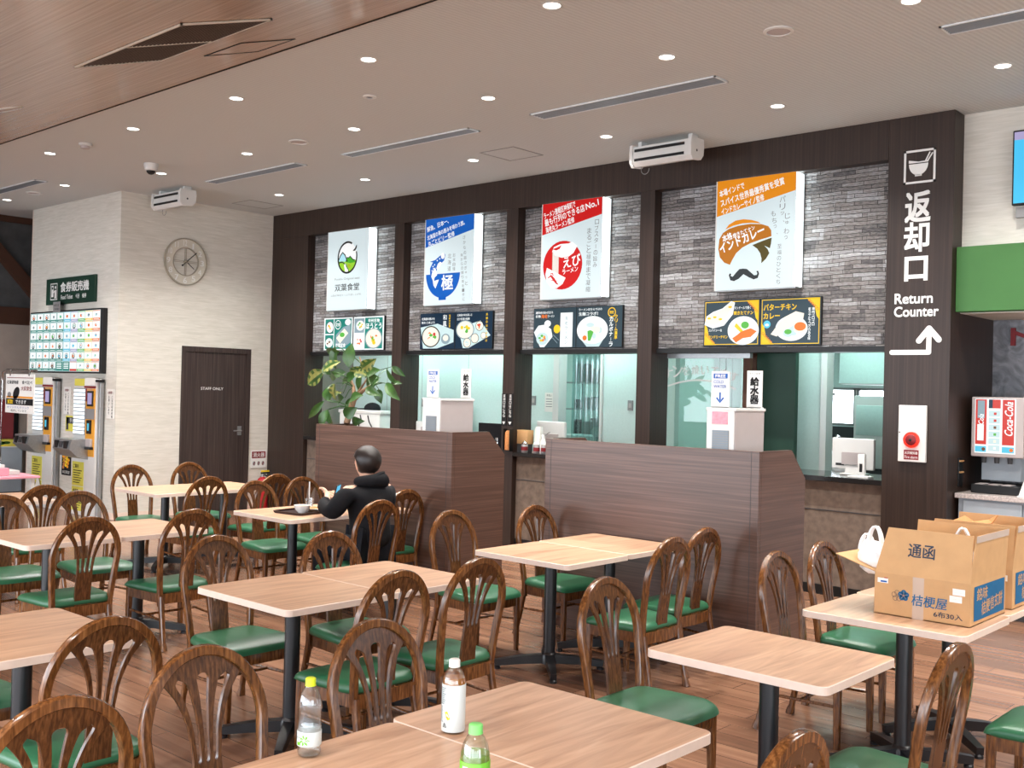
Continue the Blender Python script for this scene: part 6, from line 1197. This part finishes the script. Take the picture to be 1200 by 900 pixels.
def aw(a):
    for k in range(7):
        th = rad(51 * k); a.poly([(0.015 + 0.003 * math.cos(th - 1), 0.048 + 0.003 * math.sin(th - 1)), (0.015 + 0.01 * math.cos(th - 0.3), 0.048 + 0.01 * math.sin(th - 0.3)), (0.015 + 0.016 * math.cos(th), 0.048 + 0.016 * math.sin(th)), (0.015 + 0.01 * math.cos(th + 0.3), 0.048 + 0.01 * math.sin(th + 0.3))], 'label_green', 1 + 0.2 * k)
    a.rect(-0.008, 0.034, 0.012, 0.008, 'label_green', 2); a.rect(-0.028, 0.04, 0.01, 0.018, 'label_grey', 1); a.text('天然水', -0.012, 0.05, 0.014, 0.007, 'label_grey', 2); [a.rect(-0.03, 0.06 + 0.003 * k, 0.02, 0.001, 'label_grey', 1) for k in range(2)]
bottle(-2.25, 1.73, 'half-empty clear water bottle with lime cap and green leaf label', [(0, 0), (0.022, 0.001), (0.029, 0.006), (0.031, 0.014), (0.029, 0.022), (0.031, 0.03), (0.031, 0.09), (0.0285, 0.098), (0.03, 0.108), (0.029, 0.118), (0.031, 0.126), (0.0305, 0.14), (0.027, 0.158), (0.019, 0.174), (0.013, 0.182), (0.0125, 0.186), (0.0125, 0.197), (0.011, 0.197)], (0.184, 0.0145), 'cap_lime', ('water', 0.075), (0.03, 0.068, 'label_white', 0.0315), aw)
def at_(a):
    for k in range(9): a.rect(-0.026, 0.128 - 0.0055 * k, 0.03 - 0.003 * (k % 3), 0.0024, 'label_grey', 1)
    for k in range(9): a.rect(-0.026, 0.075 - 0.0052 * k, 0.02 - 0.004 * (k % 2), 0.002, 'label_grey', 1)
    a.poly([(0.0, 0.062), (0.009, 0.04), (0.018, 0.044), (0.009, 0.066)], 'tag_yellow', 2); a.text('お茶', 0.004, 0.046, 0.008, 0.006, 'print_black', 3); a.rect(0.016, 0.06, 0.012, 0.05, 'white_plastic', 1)
    for p, q in (((-0.006, 0.02), (0.0, 0.032)), ((0.0, 0.032), (0.006, 0.02)), ((-0.006, 0.02), (0.006, 0.02))): a.line([p, q], 0.0016, 'print_black', 2)
    a.text('1', -0.001, 0.0225, 0.002, 0.005, 'print_black', 2)
bottle(-2.127, 2.143, 'amber tea bottle with white cap and pale printed label', [(0, 0), (0.026, 0.001), (0.032, 0.006), (0.0335, 0.012), (0.0335, 0.14), (0.032, 0.15), (0.026, 0.168), (0.018, 0.18), (0.014, 0.185), (0.0135, 0.2), (0.011, 0.2)], (0.185, 0.0165), 'print_white', ('tea', 0.155), (0.006, 0.138, 'label_white', 0.0337), at_)
def ag(a):
    a.poly([(-0.03, 0.09), (-0.01, 0.1), (0.01, 0.12), (0.028, 0.134), (0.032, 0.13), (0.032, 0.05), (-0.03, 0.05)], 'label_green', 1); a.poly([(-0.03, 0.128), (-0.018, 0.126), (-0.005, 0.118), (-0.01, 0.11), (-0.03, 0.11)], 'tag_yellow', 2); a.rect(-0.004, 0.09, 0.014, 0.052, 'label_white', 3); a.vtext('緑茶', 0.003, 0.136, 0.009, 0.012, 'print_black', 4); a.rect(-0.03, 0.06, 0.012, 0.034, 'label_white', 3)
bottle(-1.63, 1.715, 'green tea bottle with light green cap at the bottom edge of the picture', [(0, 0), (0.026, 0.001), (0.032, 0.006), (0.0335, 0.012), (0.0335, 0.15), (0.0325, 0.165), (0.028, 0.185), (0.019, 0.202), (0.014, 0.208), (0.0135, 0.222), (0.011, 0.222)], (0.208, 0.0165), 'cap_green', ('green_tea', 0.165), (0.01, 0.15, 'label_green', 0.0337), ag)

# ------------------------------------------------------------------ meal tray
t = thing('serving_tray', 'dark brown meal tray in front of the seated person', 'tray', (-6.62, 5.0, TH), 0.12); MB().prism(rrect(0.3, 0.4, 0.03), 'z', 0, 0.006, 'tray_brown').build('base', t)
o = rrect(0.31, 0.41, 0.035); i_ = rrect(0.295, 0.395, 0.03); n = len(o); v = [(p[0], p[1], 0.004) for p in o] + [(p[0] * 1.02, p[1] * 1.02, 0.018) for p in o] + [(p[0], p[1], 0.018) for p in i_] + [(p[0], p[1], 0.006) for p in i_]
MB().add(v, [(r * n + k, r * n + (k + 1) % n, (r + 1) * n + (k + 1) % n, (r + 1) * n + k) for r in range(3) for k in range(n)], 'tray_brown').build('rim', t, 40)
small('soup_bowl', 'white bowl on the brown meal tray', 'bowl', (-6.56, 4.92, TH + 0.006), [('bowl', MB().lathe([(0.03, 0), (0.032, 0.006), (0.055, 0.03), (0.064, 0.06), (0.06, 0.06), (0.05, 0.03), (0.0, 0.02)], 'ceramic', seg=24)), ('soup', MB().lathe([(0.057, 0.05), (0, 0.051)], 'food_brown', seg=20))])
small('dinner_plate', 'white plate with brown food on the meal tray', 'plate', (-6.61, 5.09, TH + 0.006), [('plate', MB().lathe([(0.05, 0), (0.052, 0.004), (0.1, 0.022), (0.098, 0.024), (0.05, 0.008), (0, 0.008)], 'ceramic', seg=28)), ('food', MB().sphere((0, -0.01, 0.012), (0.06, 0.05, 0.022), 'food_brown', 12, 8))])
small('drinking_straw', 'clear cup with upright straw beyond the meal tray', 'cup', (-6.74, 5.12, TH), [('cup', MB().lathe([(0.028, 0), (0.035, 0.09), (0.033, 0.09), (0.026, 0.004)], 'pet', seg=18)), ('straw', MB().tube([(0, 0, 0.005), (0.0, 0.0, 0.22)], 0.005, 'white_plastic', seg=8))])

# ------------------------------------------------------------------ the seated person
def skinned(name, pts, edges, parent, mat, sub=2, root=0):
    me = bpy.data.meshes.new(name); me.from_pydata([p[0] for p in pts], edges, []); o = bpy.data.objects.new(name, me); COL.objects.link(o)
    m = o.modifiers.new('s', 'SKIN'); m.use_smooth_shade = True; m.branch_smoothing = 0.5
    for i, p in enumerate(pts): r = p[1]; me.skin_vertices[0].data[i].radius = (r, r) if not isinstance(r, tuple) else r
    for i in range(len(pts)): me.skin_vertices[0].data[i].use_root = (i == root)
    u = o.modifiers.new('u', 'SUBSURF'); u.levels = sub; u.render_levels = sub
    bpy.context.view_layer.update(); new = bpy.data.meshes.new_from_object(o.evaluated_get(bpy.context.evaluated_depsgraph_get()))
    bpy.data.objects.remove(o); bpy.data.meshes.remove(me); new.name = name; new.materials.clear(); new.materials.append(M[mat])
    for p in new.polygons: p.use_smooth = True
    r = bpy.data.objects.new(name, new); COL.objects.link(r); r.parent = parent; return r
pr = thing('person', 'seated person in a black hooded jacket holding a blue phone over the meal tray', 'person', (-5.975, 5.1, 0))
# local frame: facing -x, left hand towards -y
pts = [((0.02, 0, 0.5), 0.13), ((0.0, 0, 0.62), 0.13), ((-0.02, 0, 0.76), (0.13, 0.15)), ((-0.03, 0, 0.9), (0.12, 0.16)), ((-0.035, 0, 0.985), 0.06), ((-0.05, 0, 1.03), 0.052), ((-0.065, 0, 1.08), (0.085, 0.075)), ((-0.07, 0, 1.15), (0.098, 0.082)), ((-0.06, 0, 1.21), (0.075, 0.066)),
 ((-0.03, -0.19, 0.93), 0.062), ((-0.1, -0.27, 0.76), 0.046), ((-0.3, -0.2, 0.79), 0.036), ((-0.395, -0.09, 0.835), 0.026), ((-0.03, 0.19, 0.93), 0.062), ((-0.12, 0.26, 0.75), 0.046), ((-0.33, 0.18, 0.77), 0.036), ((-0.42, 0.08, 0.8), 0.026),
 ((0.0, -0.1, 0.5), 0.1), ((-0.4, -0.13, 0.5), 0.066), ((-0.38, -0.14, 0.1), 0.045), ((-0.5, -0.15, 0.045), 0.04), ((0.0, 0.1, 0.5), 0.1), ((-0.4, 0.13, 0.5), 0.066), ((-0.38, 0.14, 0.1), 0.045), ((-0.5, 0.15, 0.045), 0.04)]
edges = [(0, 1), (1, 2), (2, 3), (3, 4), (4, 5), (5, 6), (6, 7), (7, 8), (3, 9), (9, 10), (10, 11), (11, 12), (3, 13), (13, 14), (14, 15), (15, 16), (0, 17), (17, 18), (18, 19), (19, 20), (0, 21), (21, 22), (22, 23), (23, 24)]
def hand(i, s):
    """palm and five separate fingers from wrist i"""
    w = Vector(pts[i][0]); k = len(pts); d = Vector((-0.7, 0.45 * s, 0.55)).normalized(); side = Vector((0.2, 0.55 * s, -0.8)).normalized(); side = (side - d * side.dot(d)).normalized(); nrm = d.cross(side) * s
    pts.append((tuple(w + d * 0.045), (0.02, 0.03))); edges.append((i, k)); palm = k
    for q, L in enumerate((0.062, 0.072, 0.068, 0.052)):
        o = side * (0.027 - 0.018 * q); b = w + d * 0.075 + o
        for z, (a, c) in enumerate(((0.0, 0.0), (0.45, 0.012), (0.8, 0.03), (1.0, 0.048))):
            pts.append((tuple(b + d * (L * a) + nrm * c), 0.0095 - 0.0007 * z)); edges.append((palm if z == 0 else len(pts) - 2, len(pts) - 1))
    for z, (a, c) in enumerate(((0.02, 0.03), (0.045, 0.045), (0.068, 0.042))):
        pts.append((tuple(w + d * a + side * c + nrm * (0.012 + 0.012 * z)), 0.0105 - 0.0008 * z)); edges.append((palm if z == 0 else len(pts) - 2, len(pts) - 1))
hand(12, 1); hand(16, -1)
body = skinned('body', pts, edges, pr, 'skin', 2)
nose = MB().sphere((-0.172, 0, 1.115), (0.018, 0.013, 0.02), 'skin', 10, 8); [nose.sphere((-0.06, s * 0.086, 1.115), (0.016, 0.01, 0.026), 'skin', 10, 8) for s in (-1, 1)]; nose.build('face', pr, 60)
e = MB(); [e.sphere((-0.148, s * 0.032, 1.135), (0.01, 0.012, 0.008), 'print_black', 10, 8) for s in (-1, 1)]; e.bbox(-0.158, -0.148, -0.022, 0.022, 1.068, 1.074, 'red', 0.002); e.build('facial_features', pr, 60)
bm = bmesh.new(); bmesh.ops.create_uvsphere(bm, u_segments=24, v_segments=16, radius=1); rnd = random.Random(2)
for v in bm.verts:
    x, y, z = v.co; q = 1 + rnd.uniform(-0.015, 0.015); low = -0.85 if x > -0.2 else 0.25
    v.co = Vector((-0.052 + x * 0.108 * q, y * 0.104 * q, 1.14 + max(z, low) * 0.112 * q))
MB().frombm(bm, 'hair').build('hair', pr, 60)
jp = [((0.02, 0, 0.48), (0.15, 0.19)), ((0.0, 0, 0.62), (0.15, 0.18)), ((-0.02, 0, 0.78), (0.15, 0.19)), ((-0.025, 0, 0.9), (0.135, 0.185)), ((-0.02, 0, 0.985), (0.085, 0.11)), ((-0.03, -0.185, 0.925), 0.085), ((-0.1, -0.275, 0.76), 0.07), ((-0.3, -0.205, 0.79), 0.052), ((-0.37, -0.12, 0.825), 0.042), ((-0.03, 0.185, 0.925), 0.085), ((-0.12, 0.265, 0.75), 0.07), ((-0.33, 0.185, 0.77), 0.052), ((-0.395, 0.11, 0.79), 0.042)]
skinned('jacket', jp, [(0, 1), (1, 2), (2, 3), (3, 4), (3, 5), (5, 6), (6, 7), (7, 8), (3, 9), (9, 10), (10, 11), (11, 12)], pr, 'fabric_black', 2)
hd = [((0.06, -0.08, 1.0), 0.045), ((0.085, 0, 0.985), 0.06), ((0.06, 0.08, 1.005), 0.05), ((-0.01, 0.115, 1.0), 0.04), ((-0.06, 0.1, 0.985), 0.03), ((-0.01, -0.115, 0.995), 0.038), ((-0.06, -0.1, 0.98), 0.03), ((0.07, 0.06, 1.06), 0.02)]
skinned('hood', hd, [(0, 1), (1, 2), (2, 3), (3, 4), (0, 5), (5, 6), (2, 7)], pr, 'fabric_black', 2, 1)
tp = [((0.0, 0, 0.49), (0.13, 0.16)), ((-0.02, -0.1, 0.5), 0.11), ((-0.4, -0.13, 0.5), 0.078), ((-0.385, -0.14, 0.28), 0.065), ((-0.38, -0.14, 0.07), 0.058), ((-0.02, 0.1, 0.5), 0.11), ((-0.4, 0.13, 0.5), 0.078), ((-0.385, 0.14, 0.28), 0.065), ((-0.38, 0.14, 0.07), 0.058)]
skinned('trousers', tp, [(0, 1), (1, 2), (2, 3), (3, 4), (0, 5), (5, 6), (6, 7), (7, 8)], pr, 'trousers', 2)
for s in (-1, 1): skinned('shoe', [((-0.36, s * 0.14, 0.05), 0.05), ((-0.44, s * 0.145, 0.045), 0.045), ((-0.54, s * 0.15, 0.035), 0.034)], [(0, 1), (1, 2)], pr, 'black', 2)
ph = thing('phone', 'blue-screened phone in the hand of the seated person', 'phone', (-6.395, 5.115, 0.86), 0.35); ph.rotation_euler = (0.15, 0.3, 0.5)
MB().bbox(-0.006, 0.004, -0.036, 0.036, -0.075, 0.075, 'black', 0.003).build('case', ph); a = Art((0.0045, -0.033, -0.07), (0, 1, 0)); a.rect(0, 0, 0.066, 0.14, 'tv_cyan', 1); a.build('screen', ph)

# ------------------------------------------------------------------ light
def area(name, loc, rot, sx, sy, watt, col):
    L = bpy.data.lights.new(name, 'AREA'); L.shape = 'RECTANGLE'; L.size = sx; L.size_y = sy; L.energy = watt; L.color = col
    o = bpy.data.objects.new(name, L); COL.objects.link(o); o.location = loc; o.rotation_euler = rot; return o
W = bpy.data.worlds.new('sky'); SC.world = W; W.use_nodes = True; nt = W.node_tree; bg = nt.nodes['Background']
sk = nt.nodes.new('ShaderNodeTexSky'); sk.sky_type = 'HOSEK_WILKIE'; sk.turbidity = 6; sk.sun_direction = (0.2, 0.5, 0.85)
mx = nt.nodes.new('ShaderNodeMix'); mx.data_type = 'RGBA'; mx.inputs[0].default_value = 0.75; mx.inputs[7].default_value = (0.86, 0.93, 1.0, 1)
nt.links.new(sk.outputs[0], mx.inputs[6]); nt.links.new(mx.outputs[2], bg.inputs['Color']); bg.inputs['Strength'].default_value = SKY
# daylight comes in through the glazed sides
for nm, loc, rot, sx, sy in (('daylight_south', (-4.65, -4.78, 1.5), (rad(90), 0, 0), 21.5, 2.78), ('daylight_east', (6.23, -1.6, 1.5), (rad(90), 0, rad(90)), 6.0, 2.78)):
    o = area(nm, loc, rot, sx, sy, 1, (1, 1, 1)); o.data.cycles.is_portal = True
# kitchen ceiling lamps
for x, y in ((-9.9, 9.0), (-8.6, 9.0), (-7.0, 9.0), (-4.1, 9.0), (-7.4, 10.9), (-9.5, 11.0), (-4.9, 10.8), (-12.0, 10.5)):
    t = thing('kitchen_lamp', 'long white ceiling lamp inside the kitchen', 'lamp', (x, y, 2.75), 0, 'kitchen ceiling lamps'); MB().box(-0.4, 0.4, -0.07, 0.07, -0.03, 0, 'white_plastic').build('housing', t); MB().box(-0.38, 0.38, -0.05, 0.05, -0.034, -0.03, 'kitchen_lamp').build('tube', t)
    o = area('kitchen_light', (0, 0, -0.06), (0, 0, 0), 0.7, 0.12, KIT, (0.66, 1.0, 0.94)); o.parent = t
# unseen spots: wood-ceiling rows added to brighten near tables, then the downlight grid continued
for x in (-9.0, -7.4, -5.7, -4.0, -2.3, -0.7, 1.0, 2.7):
    for y in (0.2, -2.2):
        L = bpy.data.lights.new('ceiling_spot', 'SPOT'); L.energy = DOWN_W * 0.8; L.color = (1.0, 0.96, 0.91); L.spot_size = rad(128); L.spot_blend = 1.0; L.shadow_soft_size = 0.035
        o = bpy.data.objects.new('ceiling_spot', L); COL.objects.link(o); o.location = (x, y, 3.0)
    if x > -2:
        for y in (4.79, 6.015, 7.565):
            L = bpy.data.lights.new('ceiling_spot', 'SPOT'); L.energy = DOWN_W; L.color = (1.0, 0.96, 0.91); L.spot_size = rad(128); L.spot_blend = 1.0; L.shadow_soft_size = 0.035
            o = bpy.data.objects.new('ceiling_spot', L); COL.objects.link(o); o.location = (x, y, 3.95)

# ------------------------------------------------------------------ camera
f_px, yaw, pitch, roll = 1236.1, 0.73398835, 0.00656929, 0.02494313
cy_, sy_ = math.cos(yaw), math.sin(yaw); fw = Vector((-sy_ * math.cos(pitch), cy_ * math.cos(pitch), math.sin(pitch))); rt = Vector((cy_, sy_, 0)); up = rt.cross(fw)
r2 = rt * math.cos(roll) + up * math.sin(roll); u2 = up * math.cos(roll) - rt * math.sin(roll)
cam = bpy.data.cameras.new('camera'); cam.sensor_width = 36; cam.lens = f_px / 1200 * 36; cam.clip_start = 0.05; cam.clip_end = 100
co = bpy.data.objects.new('camera', cam); COL.objects.link(co)
co.matrix_world = Matrix(((r2.x, u2.x, -fw.x, 0), (r2.y, u2.y, -fw.y, 0), (r2.z, u2.z, -fw.z, 1.68), (0, 0, 0, 1)))
SC.camera = co
SC.view_settings.view_transform = 'Standard'; SC.view_settings.look = 'None'; SC.view_settings.gamma = 1; SC.view_settings.use_curve_mapping = False; SC.view_settings.exposure = EXPO
SC.cycles.use_denoising = True; SC.cycles.max_bounces = 10; SC.cycles.diffuse_bounces = 4; SC.cycles.glossy_bounces = 4; SC.cycles.transmission_bounces = 10; SC.cycles.transparent_max_bounces = 8; SC.cycles.sample_clamp_indirect = 6; SC.cycles.caustics_reflective = False; SC.cycles.caustics_refractive = False
